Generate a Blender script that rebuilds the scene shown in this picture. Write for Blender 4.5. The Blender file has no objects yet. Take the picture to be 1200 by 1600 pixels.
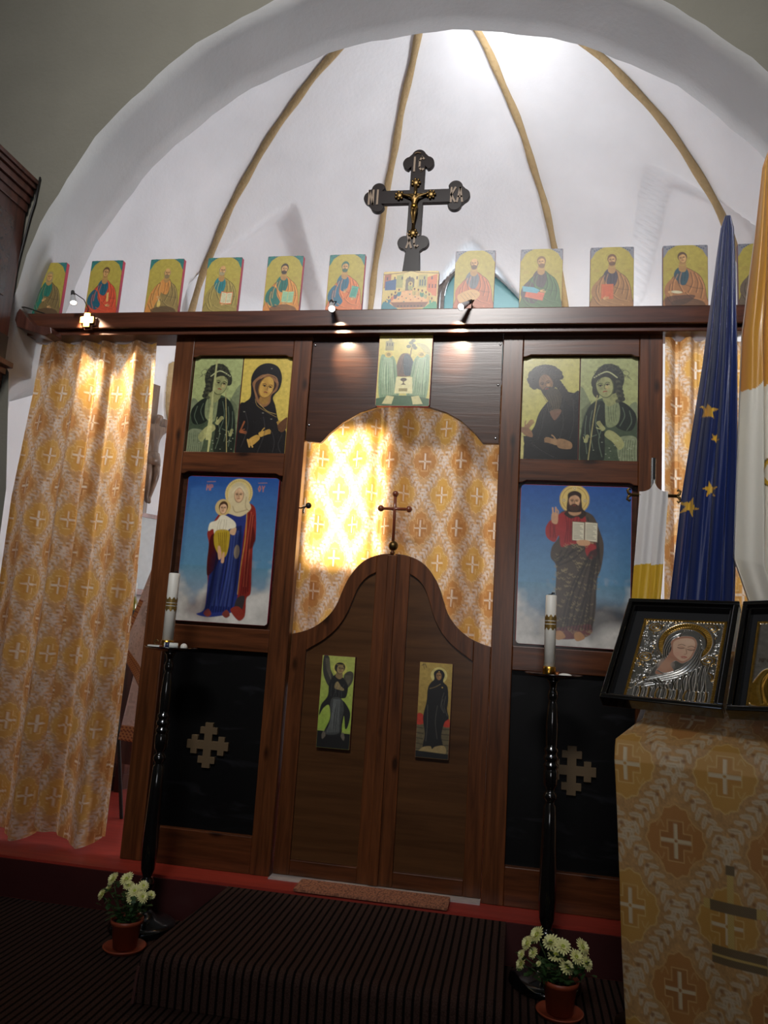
import bpy, bmesh, math, random
import numpy as np
from mathutils import Vector, Matrix
random.seed(7); RNG = np.random.default_rng(7)
PI = math.pi
SC = bpy.context.scene
COL = SC.collection

# ------------------------------------------------------------------ camera
CAM = (0.6461, -3.8522, 1.2157)
RT = (0.98344, 0.17002, 0.06273); UP = (-0.03460, -0.16359, 0.98592); FW = (-0.17789, 0.97177, 0.15500)
cam_d = bpy.data.cameras.new('camera'); cam = bpy.data.objects.new('camera', cam_d); COL.objects.link(cam)
cam_d.sensor_fit = 'VERTICAL'; cam_d.sensor_height = 32.0; cam_d.lens = 1200.0 / 1600.0 * 32.0
cam_d.clip_start = 0.02; cam_d.clip_end = 60
cam.matrix_world = Matrix(((RT[0], UP[0], -FW[0], CAM[0]), (RT[1], UP[1], -FW[1], CAM[1]), (RT[2], UP[2], -FW[2], CAM[2]), (0, 0, 0, 1)))
SC.camera = cam

# ------------------------------------------------------------------ exposure, world, sun, window light
SC.view_settings.view_transform = 'Standard'; SC.view_settings.look = 'None'
SC.view_settings.gamma = 1.0; SC.view_settings.use_curve_mapping = False
SC.view_settings.exposure = 0.0
W = bpy.data.worlds.new('sky'); SC.world = W; W.use_nodes = True
W.node_tree.nodes['Background'].inputs[0].default_value = (0.62, 0.75, 1.0, 1)
W.node_tree.nodes['Background'].inputs[1].default_value = 1.6

def light(name, kind, loc, energy, color, target=None, **kw):
    d = bpy.data.lights.new(name, kind); d.energy = energy; d.color = color
    for k, v in kw.items(): setattr(d, k, v)
    o = bpy.data.objects.new(name, d); COL.objects.link(o); o.location = loc
    if target is not None:
        o.rotation_euler = (Vector(target) - Vector(loc)).to_track_quat('-Z', 'Y').to_euler()
    return o
SUN_DIR = Vector((-0.80, -2.55, -0.44))
sun = light('sun', 'SUN', (3, 9, 6), 60.0, (1.0, 0.86, 0.62), angle=0.055)
sun.rotation_euler = SUN_DIR.to_track_quat('-Z', 'Y').to_euler()
# daylight entering by the lunette window, plus assumed nave lights and an added chancel fill lamp
light('chancel_window_light', 'AREA', (0.0, 2.45, 4.12), 6, (0.80, 0.90, 1.0), (0.0, 0.0, 3.2), shape='RECTANGLE', size=0.7, size_y=0.6)
light('chancel_fill_light', 'AREA', (2.15, 1.3, 2.2), 74, (0.92, 0.96, 1.0), (-1.4, 1.0, 2.6), shape='RECTANGLE', size=1.0, size_y=1.4)  # fill lamp added to brighten the chancel; no window known there
light('assumed_nave_key_light', 'AREA', (-0.2, -6.6, 6.2), 55, (1.0, 0.98, 0.95), (0.0, -0.1, 3.7), shape='RECTANGLE', size=1.7, size_y=0.9, spread=1.0)  # assumed unseen source, aimed and narrowed to light the upper screen
light('assumed_nave_low_light', 'AREA', (0.75, -6.8, 1.75), 20, (0.98, 0.98, 1.0), (0.6, 0.0, 1.6), shape='RECTANGLE', size=1.0, size_y=1.7)  # assumed weak source behind the camera, added to fill lectern and lower screen

# ------------------------------------------------------------------ materials
def s2l(c):
    c = np.asarray(c, float) / 255.0
    return np.where(c <= 0.04045, c / 12.92, ((c + 0.055) / 1.055) ** 2.4)
def lin(r, g, b): return tuple(float(v) for v in s2l((r, g, b))) + (1.0,)
def newmat(name):
    m = bpy.data.materials.new(name); m.use_nodes = True
    nt = m.node_tree; return m, nt, nt.nodes['Principled BSDF'], nt.nodes, nt.links
def simple(name, rgb, rough=0.5, metal=0.0, coat=0.0, spec=0.5, noise=0.12, scale=30.0, bump=0.0):
    m, nt, b, N, L = newmat(name)
    tc = N.new('ShaderNodeTexCoord'); nz = N.new('ShaderNodeTexNoise'); nz.inputs['Scale'].default_value = scale
    nz.inputs['Detail'].default_value = 4; L.new(tc.outputs['Object'], nz.inputs['Vector'])
    mx = N.new('ShaderNodeMix'); mx.data_type = 'RGBA'
    c = np.array(lin(*rgb)); lo = c * (1 - noise); lo[3] = 1
    hi = np.minimum(c * (1 + noise), 1); hi[3] = 1
    mx.inputs[6].default_value = tuple(lo); mx.inputs[7].default_value = tuple(hi)
    L.new(nz.outputs['Fac'], mx.inputs[0]); L.new(mx.outputs[2], b.inputs['Base Color'])
    b.inputs['Roughness'].default_value = rough; b.inputs['Metallic'].default_value = metal
    b.inputs['Coat Weight'].default_value = coat; b.inputs['Specular IOR Level'].default_value = spec
    if bump:
        bp = N.new('ShaderNodeBump'); bp.inputs['Strength'].default_value = bump; bp.inputs['Distance'].default_value = 0.01
        L.new(nz.outputs['Fac'], bp.inputs['Height']); L.new(bp.outputs[0], b.inputs['Normal'])
    return m
def wood(name, dark, light_, axis, rough=0.28, coat=0.12, knots=True, fine=1.0):
    m, nt, b, N, L = newmat(name)
    tc = N.new('ShaderNodeTexCoord'); mp = N.new('ShaderNodeMapping')
    sc = [22.0 * fine] * 3; sc[axis] = 1.3 * fine
    mp.inputs['Scale'].default_value = sc; L.new(tc.outputs['Object'], mp.inputs['Vector'])
    nz = N.new('ShaderNodeTexNoise'); nz.inputs['Scale'].default_value = 1.6; nz.inputs['Detail'].default_value = 7
    nz.inputs['Roughness'].default_value = 0.62; nz.inputs['Distortion'].default_value = 0.5
    L.new(mp.outputs[0], nz.inputs['Vector'])
    rp = N.new('ShaderNodeValToRGB'); rp.color_ramp.elements[0].position = 0.28; rp.color_ramp.elements[1].position = 0.74
    rp.color_ramp.elements[0].color = lin(*dark); rp.color_ramp.elements[1].color = lin(*light_)
    L.new(nz.outputs['Fac'], rp.inputs[0]); out = rp.outputs[0]
    if knots:
        mk = N.new('ShaderNodeMapping'); s2 = [6.5] * 3; s2[axis] = 2.6; mk.inputs['Scale'].default_value = s2
        L.new(tc.outputs['Object'], mk.inputs['Vector'])
        vo = N.new('ShaderNodeTexVoronoi'); vo.inputs['Scale'].default_value = 1.0; L.new(mk.outputs[0], vo.inputs['Vector'])
        kr = N.new('ShaderNodeValToRGB'); kr.color_ramp.elements[0].position = 0.05; kr.color_ramp.elements[1].position = 0.13
        kr.color_ramp.elements[0].color = (0.25, 0.25, 0.25, 1); kr.color_ramp.elements[1].color = (1, 1, 1, 1)
        L.new(vo.outputs['Distance'], kr.inputs[0])
        mu = N.new('ShaderNodeMix'); mu.data_type = 'RGBA'; mu.blend_type = 'MULTIPLY'; mu.inputs[0].default_value = 1
        L.new(out, mu.inputs[6]); L.new(kr.outputs[0], mu.inputs[7]); out = mu.outputs[2]
    L.new(out, b.inputs['Base Color']); b.inputs['Roughness'].default_value = rough; b.inputs['Specular IOR Level'].default_value = 0.32
    b.inputs['Coat Weight'].default_value = coat; b.inputs['Coat Roughness'].default_value = 0.25
    bp = N.new('ShaderNodeBump'); bp.inputs['Strength'].default_value = 0.12; bp.inputs['Distance'].default_value = 0.004
    L.new(nz.outputs['Fac'], bp.inputs['Height']); L.new(bp.outputs[0], b.inputs['Normal'])
    return m
def plaster(name, rgb, bump=0.25, var=0.05):
    m, nt, b, N, L = newmat(name)
    tc = N.new('ShaderNodeTexCoord')
    n1 = N.new('ShaderNodeTexNoise'); n1.inputs['Scale'].default_value = 1.7; n1.inputs['Detail'].default_value = 6
    n2 = N.new('ShaderNodeTexNoise'); n2.inputs['Scale'].default_value = 38; n2.inputs['Detail'].default_value = 5
    L.new(tc.outputs['Object'], n1.inputs['Vector']); L.new(tc.outputs['Object'], n2.inputs['Vector'])
    rp = N.new('ShaderNodeValToRGB'); c = np.array(lin(*rgb))
    a = c * (1 - 2 * var); a[3] = 1; d = np.minimum(c * (1 + var), 1); d[3] = 1
    rp.color_ramp.elements[0].position = 0.3; rp.color_ramp.elements[1].position = 0.7
    rp.color_ramp.elements[0].color = tuple(a); rp.color_ramp.elements[1].color = tuple(d)
    L.new(n1.outputs['Fac'], rp.inputs[0]); L.new(rp.outputs[0], b.inputs['Base Color'])
    ad = N.new('ShaderNodeMath'); ad.operation = 'ADD'; L.new(n2.outputs['Fac'], ad.inputs[0])
    m3 = N.new('ShaderNodeMath'); m3.operation = 'MULTIPLY'; m3.inputs[1].default_value = 3.0
    L.new(n1.outputs['Fac'], m3.inputs[0]); L.new(m3.outputs[0], ad.inputs[1])
    bp = N.new('ShaderNodeBump'); bp.inputs['Strength'].default_value = bump; bp.inputs['Distance'].default_value = 0.02
    L.new(ad.outputs[0], bp.inputs['Height']); L.new(bp.outputs[0], b.inputs['Normal'])
    b.inputs['Roughness'].default_value = 0.85
    return m
def painted(name, rough=0.35, coat=0.3, metal=0.0, trans=0.0, bump=0.0, bscale=300.0, sheen=0.0, aniso=None):
    """Colours come from the mesh's own colour attribute (pigment of the picture or dye of the cloth)."""
    m, nt, b, N, L = newmat(name)
    ca = N.new('ShaderNodeVertexColor'); ca.layer_name = 'pigment'
    L.new(ca.outputs['Color'], b.inputs['Base Color'])
    b.inputs['Roughness'].default_value = rough; b.inputs['Coat Weight'].default_value = coat
    b.inputs['Coat Roughness'].default_value = 0.3
    b.inputs['Metallic'].default_value = metal; b.inputs['Sheen Weight'].default_value = sheen
    if bump:
        tc = N.new('ShaderNodeTexCoord'); nz = N.new('ShaderNodeTexNoise'); nz.inputs['Scale'].default_value = bscale
        nz.inputs['Detail'].default_value = 3
        L.new(tc.outputs['Object'], nz.inputs['Vector'])
        bp = N.new('ShaderNodeBump'); bp.inputs['Strength'].default_value = bump; bp.inputs['Distance'].default_value = 0.002
        L.new(nz.outputs['Fac'], bp.inputs['Height']); L.new(bp.outputs[0], b.inputs['Normal'])
    if metal and aniso is None:
        L.new(ca.outputs['Alpha'], b.inputs['Metallic'])
    if trans:
        tr = N.new('ShaderNodeBsdfTranslucent'); L.new(ca.outputs['Color'], tr.inputs['Color'])
        ms = N.new('ShaderNodeMixShader'); ms.inputs[0].default_value = trans
        L.new(b.outputs[0], ms.inputs[1]); L.new(tr.outputs[0], ms.inputs[2])
        L.new(ms.outputs[0], N['Material Output'].inputs['Surface'])
    return m
def emit(name, rgb, strength):
    m, nt, b, N, L = newmat(name)
    b.inputs['Base Color'].default_value = lin(*rgb); b.inputs['Emission Color'].default_value = lin(*rgb)
    b.inputs['Emission Strength'].default_value = strength
    return m

M = {}
M['wood_v'] = wood('stained_wood_upright', (50, 26, 13), (112, 64, 34), 2)
M['wood_h'] = wood('stained_wood_level', (50, 26, 13), (108, 60, 33), 0)
M['beam'] = wood('stained_wood_beam', (50, 26, 16), (98, 54, 36), 0, knots=False)
M['panel'] = wood('plywood_panel', (62, 38, 20), (92, 60, 34), 0, knots=False, fine=0.6)
M['board'] = wood('dark_plywood_board', (44, 24, 15), (78, 46, 30), 0, knots=False, rough=0.25, coat=0.12)
M['cabinet'] = wood('dark_red_wood', (52, 28, 22), (96, 58, 48), 2, knots=False)
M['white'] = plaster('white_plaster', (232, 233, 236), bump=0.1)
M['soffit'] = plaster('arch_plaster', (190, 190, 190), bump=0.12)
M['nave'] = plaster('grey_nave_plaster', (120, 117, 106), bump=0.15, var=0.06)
M['rib'] = plaster('sandy_stone_rib', (172, 148, 108), bump=0.6, var=0.15)
M['black'] = simple('black_lacquer', (16, 15, 15), 0.16, coat=0.8, noise=0.2, scale=8)
M['matt_black'] = simple('matt_black', (24, 23, 24), 0.5)
M['cross_black'] = simple('black_painted_wood', (24, 14, 13), 0.3, spec=0.08, scale=60)
M['brass'] = simple('brass', (190, 145, 62), 0.28, metal=1.0, scale=40)
M['old_brass'] = simple('antique_brass', (104, 82, 48), 0.38, metal=0.9, noise=0.4, scale=90)
M['gold_paint'] = simple('dull_gold_paint', (92, 74, 50), 0.6, noise=0.1)
M['tan_letter'] = simple('faded_gilt_lettering', (112, 88, 62), 0.5)
M['magenta'] = simple('crimson_painted_edge', (168, 26, 58), 0.5)
M['dred'] = simple('dark_red_painted_edge', (92, 26, 22), 0.5)
M['wax'] = simple('white_wax', (236, 232, 222), 0.45, noise=0.03)
M['wick'] = simple('burnt_wick', (22, 18, 16), 0.8)
M['terra'] = simple('terracotta_plastic', (150, 68, 42), 0.45)
M['soil'] = simple('dark_soil', (40, 28, 20), 0.95, noise=0.5, scale=120, bump=0.6)
M['leaf'] = simple('dark_green_leaf', (52, 82, 40), 0.5, noise=0.35, scale=60)
M['stem'] = simple('green_stem', (70, 96, 52), 0.6)
M['petal'] = simple('pale_yellow_petal', (250, 248, 180), 0.6, noise=0.06)
M['petal_core'] = simple('green_yellow_flower_centre', (170, 182, 70), 0.7, noise=0.2, scale=200)
M['lamp_grey'] = simple('silver_grey_enamel', (176, 176, 180), 0.35, coat=0.3)
M['chrome'] = simple('brushed_steel', (190, 190, 192), 0.25, metal=1.0)
M['bulb'] = emit('lit_lamp_glass', (255, 244, 226), 14.0)
M['redfloor'] = wood('red_painted_floor', (136, 44, 34), (168, 58, 46), 0, knots=False, rough=0.45, coat=0.1)
M['riser'] = simple('dark_maroon_paint', (60, 18, 18), 0.5, noise=0.25, scale=6)
M['sill'] = simple('white_painted_threshold', (180, 168, 164), 0.5)
M['tealpane'] = simple('teal_window_blind', (96, 152, 158), 0.4, noise=0.05)
M['winframe'] = wood('grey_brown_window_wood', (74, 66, 64), (120, 110, 104), 0, knots=False)
M['paper'] = simple('white_card', (226, 226, 220), 0.7, noise=0.04)
M['cable'] = simple('black_cable', (20, 18, 18), 0.5)
M['glassgreen'] = simple('olive_bottle_glass', (110, 104, 20), 0.08, coat=1.0)
M['carvedwood'] = wood('carved_brown_wood', (78, 62, 52), (140, 116, 98), 2, knots=False)
M['pic'] = painted('icon_paint', rough=0.45, coat=0.1)
M['picgloss'] = painted('varnished_print', rough=0.24, coat=0.1, bump=0.12, bscale=160)
M['brocade'] = painted('gold_brocade', rough=0.5, coat=0.0, trans=0.42, sheen=0.15)
M['brocade_heavy'] = painted('lined_gold_brocade', rough=0.5, coat=0.0, sheen=0.2, bump=0.3, bscale=500)
M['satin'] = painted('satin_flag_cloth', rough=0.32, coat=0.1, sheen=0.3, trans=0.12)
M['repousse'] = painted('silver_gilt_relief', rough=0.27, coat=0.0, metal=1.0)

# ------------------------------------------------------------------ mesh helpers (everything is written in room coordinates)
def thing(name, label, cat, loc=(0, 0, 0), rotz=0.0, group=None):
    o = bpy.data.objects.new(name, None); COL.objects.link(o); o.empty_display_size = 0.05
    o.location = loc; o.rotation_euler = (0, 0, rotz); o['label'] = label; o['category'] = cat
    if group: o['group'] = group
    return o
def tag(o, label, cat, group=None, kind=None):
    o['label'] = label; o['category'] = cat
    if group: o['group'] = group
    if kind: o['kind'] = kind
    return o
def wmat(o):
    m = Matrix.Translation(o.location) @ o.rotation_euler.to_matrix().to_4x4()
    return (wmat(o.parent) @ m) if o.parent else m
def finish(name, me, mat, parent, smooth=False, label=None, origin=None):
    o = bpy.data.objects.new(name, me); COL.objects.link(o)
    for mm in (mat if isinstance(mat, (list, tuple)) else [mat]): me.materials.append(mm)
    if parent is not None:
        o.parent = parent; me.transform(wmat(parent).inverted())
    elif origin is not None:
        o.location = origin; me.transform(Matrix.Translation(-Vector(origin)))
    if smooth: me.shade_smooth()
    if label: o['label'] = label
    return o
def obj(name, bm, mat, parent=None, smooth=False, bevel=0.0, label=None, origin=None):
    bmesh.ops.recalc_face_normals(bm, faces=bm.faces)
    me = bpy.data.meshes.new(name); bm.to_mesh(me); bm.free()
    o = finish(name, me, mat, parent, smooth, label, origin)
    if bevel:
        b = o.modifiers.new('bevel', 'BEVEL'); b.width = bevel; b.segments = 2; b.limit_method = 'ANGLE'; b.angle_limit = 0.6
    return o
def struct(name, bm, mat, smooth=False):
    o = obj(name, bm, mat, None, smooth); o['kind'] = 'structure'; return o
def B(): return bmesh.new()
def box(bm, x0, x1, y0, y1, z0, z1, M4=None):
    vs = [bm.verts.new(((x0, x1)[i & 1], (y0, y1)[(i >> 1) & 1], (z0, z1)[i >> 2])) for i in range(8)]
    for f in ((0, 1, 3, 2), (4, 6, 7, 5), (0, 4, 5, 1), (1, 5, 7, 3), (3, 7, 6, 2), (2, 6, 4, 0)): bm.faces.new([vs[i] for i in f])
    if M4 is not None: bmesh.ops.transform(bm, matrix=M4, verts=vs)
    return vs
def prism(bm, pts, y0, y1, M4=None, axis='y'):
    """outline pts (a, b) extruded along axis"""
    def P(a, b, t): return {'y': (a, t, b), 'z': (a, b, t), 'x': (t, a, b)}[axis]
    A = [bm.verts.new(P(a, b, y0)) for a, b in pts]; Cc = [bm.verts.new(P(a, b, y1)) for a, b in pts]
    n = len(pts)
    bm.faces.new(A); bm.faces.new(Cc[::-1])
    for i in range(n): bm.faces.new((A[i], Cc[i], Cc[(i + 1) % n], A[(i + 1) % n]))
    if M4 is not None: bmesh.ops.transform(bm, matrix=M4, verts=A + Cc)
    return A + Cc
def frame_of(d):
    d = Vector(d).normalized(); a = Vector((0, 0, 1)) if abs(d.z) < 0.9 else Vector((1, 0, 0))
    u = d.cross(a).normalized(); return u, d.cross(u).normalized()
def tube(bm, pts, r, seg=10, caps=True, flat=1.0):
    pts = [Vector(p) for p in pts]; n = len(pts)
    rs = r if isinstance(r, (list, tuple)) else [r] * n
    rings = []; pu = None
    for i, p in enumerate(pts):
        d = (pts[min(i + 1, n - 1)] - pts[max(i - 1, 0)])
        if pu is None: u, v = frame_of(d)
        else:
            dn = d.normalized(); u = (pu - dn * pu.dot(dn)).normalized(); v = dn.cross(u).normalized()
        pu = u
        rings.append([bm.verts.new(p + (u * math.cos(2 * PI * k / seg) + v * flat * math.sin(2 * PI * k / seg)) * rs[i]) for k in range(seg)])
    for a, b in zip(rings, rings[1:]):
        for k in range(seg): bm.faces.new((a[k], a[(k + 1) % seg], b[(k + 1) % seg], b[k]))
    if caps: bm.faces.new(rings[0][::-1]); bm.faces.new(rings[-1])
def lathe(bm, prof, c, seg=32, M4=None):
    """prof: (r, z) list; closed at the ends where r = 0"""
    rings = []; allv = []
    for r, z in prof:
        if r <= 1e-6: ring = [bm.verts.new((c[0], c[1], c[2] + z))]
        else: ring = [bm.verts.new((c[0] + r * math.cos(2 * PI * k / seg), c[1] + r * math.sin(2 * PI * k / seg), c[2] + z)) for k in range(seg)]
        rings.append(ring); allv += ring
    for a, b in zip(rings, rings[1:]):
        for k in range(seg):
            k2 = (k + 1) % seg
            if len(a) == 1 and len(b) == 1: break
            if len(a) == 1: bm.faces.new((a[0], b[k2], b[k]))
            elif len(b) == 1: bm.faces.new((a[k], a[k2], b[0]))
            else: bm.faces.new((a[k], a[k2], b[k2], b[k]))
    for end in (rings[0], rings[-1]):
        if len(end) > 1: bm.faces.new(end)
    if M4 is not None: bmesh.ops.transform(bm, matrix=M4, verts=allv)
def ball(bm, c, r, s=(1, 1, 1), seg=16):
    v = bmesh.ops.create_uvsphere(bm, u_segments=seg, v_segments=max(8, seg // 2), radius=r)['verts']
    bmesh.ops.transform(bm, matrix=Matrix.Translation(c) @ Matrix.Diagonal((*s, 1)), verts=v)
def rrect(x0, x1, z0, z1, r, n=5, rb=None):
    rb = r if rb is None else rb; P = []
    for cx, cz, a, rr in ((x1 - r, z1 - r, 0, r), (x0 + r, z1 - r, 90, r), (x0 + rb, z0 + rb, 180, rb), (x1 - rb, z0 + rb, 270, rb)):
        for k in range(n + 1):
            t = math.radians(a + 90 * k / n); P.append((cx + rr * math.cos(t), cz + rr * math.sin(t)))
    return P
def grid_mesh(name, X, Y, Z, colors=None, mask=None, thick=None):
    """X, Y, Z arrays (nv, nu); colors (nv, nu, 3|4) linear"""
    nv, nu = X.shape
    co = np.stack([X, Y, Z], -1).reshape(-1, 3).astype(np.float32)
    idx = np.arange(nv * nu).reshape(nv, nu)
    q = np.stack([idx[:-1, :-1], idx[:-1, 1:], idx[1:, 1:], idx[1:, :-1]], -1).reshape(-1, 4)
    if mask is not None: q = q[mask.reshape(-1)]
    me = bpy.data.meshes.new(name); me.vertices.add(len(co)); me.vertices.foreach_set('co', co.ravel())
    me.loops.add(q.size); me.loops.foreach_set('vertex_index', q.ravel().astype(np.int32))
    me.polygons.add(len(q)); me.polygons.foreach_set('loop_start', np.arange(0, q.size, 4, dtype=np.int32))
    me.polygons.foreach_set('loop_total', np.full(len(q), 4, np.int32))
    me.update(calc_edges=True)
    if colors is not None:
        a = me.color_attributes.new('pigment', 'FLOAT_COLOR', 'POINT')
        c = colors.reshape(-1, colors.shape[-1]); 
        if c.shape[1] == 3: c = np.c_[c, np.ones(len(c))]
        a.data.foreach_set('color', c.astype(np.float32).ravel())
    me.validate()
    return me
def grid_obj(name, X, Y, Z, colors, mat, parent=None, mask=None, label=None, origin=None, thick=0.0):
    o = finish(name, grid_mesh(name, X, Y, Z, colors, mask), mat, parent, True, label, origin)
    if thick:
        s = o.modifiers.new('thickness', 'SOLIDIFY'); s.thickness = thick; s.offset = 0
    return o

# ------------------------------------------------------------------ painter: lays flat colour, strokes and soft shading on a raster
def catmull(P, closed, n=6):
    P = np.asarray(P, float); m = len(P); out = []
    rng = range(m) if closed else range(m - 1)
    for i in rng:
        if closed: a, b, c, d = P[(i - 1) % m], P[i], P[(i + 1) % m], P[(i + 2) % m]
        else: a, b, c, d = P[max(i - 1, 0)], P[i], P[i + 1], P[min(i + 2, m - 1)]
        for k in range(n):
            t = k / n
            out.append(0.5 * ((2 * b) + (c - a) * t + (2 * a - 5 * b + 4 * c - d) * t * t + (3 * b - a - 3 * c + d) * t ** 3))
    if not closed: out.append(P[-1])
    return np.array(out)
class Pic:
    """unit: picture width = 1, y runs down, height = asp"""
    def __init__(s, w, asp, base, tile=False):
        s.n = w; s.asp = asp; h = int(round((w - 1) * asp)) + 1; s.h = h
        s.x = np.linspace(0, 1, w)[None, :].repeat(h, 0); s.y = np.linspace(0, asp, h)[:, None].repeat(w, 1)
        s.c = np.empty((h, w, 3)); s.c[:] = s2l(base); s.H = np.zeros((h, w)); s.m = np.zeros((h, w)); s.tile = tile
        s.px = 1.0 / (w - 1)
    def _apply(s, d, box_, col, a, soft, h=None, metal=None):
        j0, j1, i0, i1 = box_; sf = max(soft, s.px * 0.75)
        k = np.clip(0.5 - d / (2 * sf), 0, 1) * a
        if col is not None:
            s.c[j0:j1, i0:i1] = s.c[j0:j1, i0:i1] * (1 - k[..., None]) + s2l(col) * k[..., None]
        if h is not None: s.H[j0:j1, i0:i1] = s.H[j0:j1, i0:i1] * (1 - k) + h * k if a >= 0 else 0
        if metal is not None: s.m[j0:j1, i0:i1] = s.m[j0:j1, i0:i1] * (1 - k) + metal * k
    def _box(s, x0, x1, y0, y1):
        q = s.n - 1
        return (max(0, int(y0 * q) - 1), min(s.h, int(y1 * q) + 3), max(0, int(x0 * q) - 1), min(s.n, int(x1 * q) + 3))
    def poly(s, pts, col, a=1.0, soft=0.0, smooth=True, **k):
        P = catmull(pts, True) if smooth else np.asarray(pts, float)
        g = soft * 1.2 + 2 * s.px; bb = s._box(P[:, 0].min() - g, P[:, 0].max() + g, P[:, 1].min() - g, P[:, 1].max() + g)
        if bb[0] >= bb[1] or bb[2] >= bb[3]: return
        X = s.x[bb[0]:bb[1], bb[2]:bb[3]]; Y = s.y[bb[0]:bb[1], bb[2]:bb[3]]
        d = np.full(X.shape, 9.0); ins = np.zeros(X.shape, bool); n = len(P)
        for i in range(n):
            x0, y0 = P[i]; x1, y1 = P[(i + 1) % n]; ex, ey = x1 - x0, y1 - y0; L2 = ex * ex + ey * ey + 1e-12
            t = np.clip(((X - x0) * ex + (Y - y0) * ey) / L2, 0, 1)
            d = np.minimum(d, (X - x0 - t * ex) ** 2 + (Y - y0 - t * ey) ** 2)
            if y0 != y1: ins ^= ((y0 > Y) != (y1 > Y)) & (X < ex * (Y - y0) / (y1 - y0) + x0)
        d = np.sqrt(d); d[ins] *= -1
        s._apply(d, bb, col, a, soft, **k)
    def ell(s, cx, cy, rx, ry, col, a=1.0, soft=0.0, rot=0.0, ring=0.0, **k):
        R = max(rx, ry) + soft + 3 * s.px + ring; bb = s._box(cx - R, cx + R, cy - R, cy + R)
        if bb[0] >= bb[1] or bb[2] >= bb[3]: return
        X = s.x[bb[0]:bb[1], bb[2]:bb[3]] - cx; Y = s.y[bb[0]:bb[1], bb[2]:bb[3]] - cy
        cr, sr = math.cos(rot), math.sin(rot); u = (X * cr + Y * sr) / rx; v = (-X * sr + Y * cr) / ry
        q = np.sqrt(u * u + v * v) + 1e-9; d = (q - 1) * (rx * ry) ** 0.5
        if ring: d = np.abs(d) - ring / 2
        s._apply(d, bb, col, a, soft, **k)
    def line(s, pts, w, col, a=1.0, soft=0.0, smooth=True, **k):
        P = catmull(pts, False, 5) if smooth and len(pts) > 2 else np.asarray(pts, float)
        g = w + soft + 2 * s.px; bb = s._box(P[:, 0].min() - g, P[:, 0].max() + g, P[:, 1].min() - g, P[:, 1].max() + g)
        if bb[0] >= bb[1] or bb[2] >= bb[3]: return
        X = s.x[bb[0]:bb[1], bb[2]:bb[3]]; Y = s.y[bb[0]:bb[1], bb[2]:bb[3]]; d = np.full(X.shape, 9.0)
        for (x0, y0), (x1, y1) in zip(P[:-1], P[1:]):
            ex, ey = x1 - x0, y1 - y0; t = np.clip(((X - x0) * ex + (Y - y0) * ey) / (ex * ex + ey * ey + 1e-12), 0, 1)
            d = np.minimum(d, (X - x0 - t * ex) ** 2 + (Y - y0 - t * ey) ** 2)
        s._apply(np.sqrt(d) - w / 2, bb, col, a, soft, **k)
    def grad(s, y0, y1, c0, c1, a=1.0):
        t = np.clip((s.y - y0) / (y1 - y0), 0, 1)[..., None]; m = ((s.y >= y0) & (s.y <= y1))[..., None] * a
        s.c = s.c * (1 - m) + (s2l(c0) * (1 - t) + s2l(c1) * t) * m
    def noise(s, cells, amp, seed=0):
        r = np.random.default_rng(seed); gx = cells; gy = max(2, int(cells * s.asp)); g = r.normal(size=(gy + 2, gx + 2))
        u = s.x * gx; v = np.minimum(s.y / s.asp, 1) * gy; i = np.floor(u).astype(int); j = np.floor(v).astype(int); fu = u - i; fv = v - j
        fu = fu * fu * (3 - 2 * fu); fv = fv * fv * (3 - 2 * fv); i = np.minimum(i, gx); j = np.minimum(j, gy)
        return ((g[j, i] * (1 - fu) + g[j, i + 1] * fu) * (1 - fv) + (g[j + 1, i] * (1 - fu) + g[j + 1, i + 1] * fu) * fv) * amp
    def mottle(s, cells=24, amp=0.06, seed=0):
        s.c = np.clip(s.c * (1 + s.noise(cells, amp, seed) + s.noise(cells * 3, amp * 0.6, seed + 1))[..., None], 0, 1)
    def text(s, x, y, h, word, col, w=None, a=0.8):
        w = w or h * 0.16
        for ch in word:
            for st in GLYPH.get(ch, []):
                s.line([(x + p * h, y + q * h) for p, q in st], w, col, a, smooth=False)
            x += h * 0.72
GLYPH = {'I': [[(.25, 0), (.25, 1)]], 'C': [[(.5, .12), (.3, 0), (.08, .25), (.08, .75), (.3, 1), (.5, .88)]],
 'N': [[(.05, 1), (.05, 0), (.5, 1), (.5, 0)]], 'K': [[(.08, 0), (.08, 1)], [(.5, 0), (.08, .5), (.5, 1)]],
 'A': [[(0, 1), (.28, 0), (.55, 1)], [(.1, .65), (.46, .65)]], 'X': [[(.02, 0), (.52, 1)], [(.52, 0), (.02, 1)]],
 'M': [[(0, 1), (.05, 0), (.28, .6), (.5, 0), (.55, 1)]], 'P': [[(.08, 1), (.08, 0), (.42, .05), (.45, .4), (.08, .5)]],
 'O': [[(.28, 0), (.05, .5), (.28, 1), (.52, .5), (.28, 0)]], 'Y': [[(.05, 0), (.28, .5)], [(.5, 0), (.28, .5), (.28, 1)]],
 '-': [[(.1, 0), (.3, -.06), (.5, 0)]]}

# ================================================================== THE ROOM
FZ = -0.185           # level of the nave floor; the chancel platform is z = 0
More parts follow.
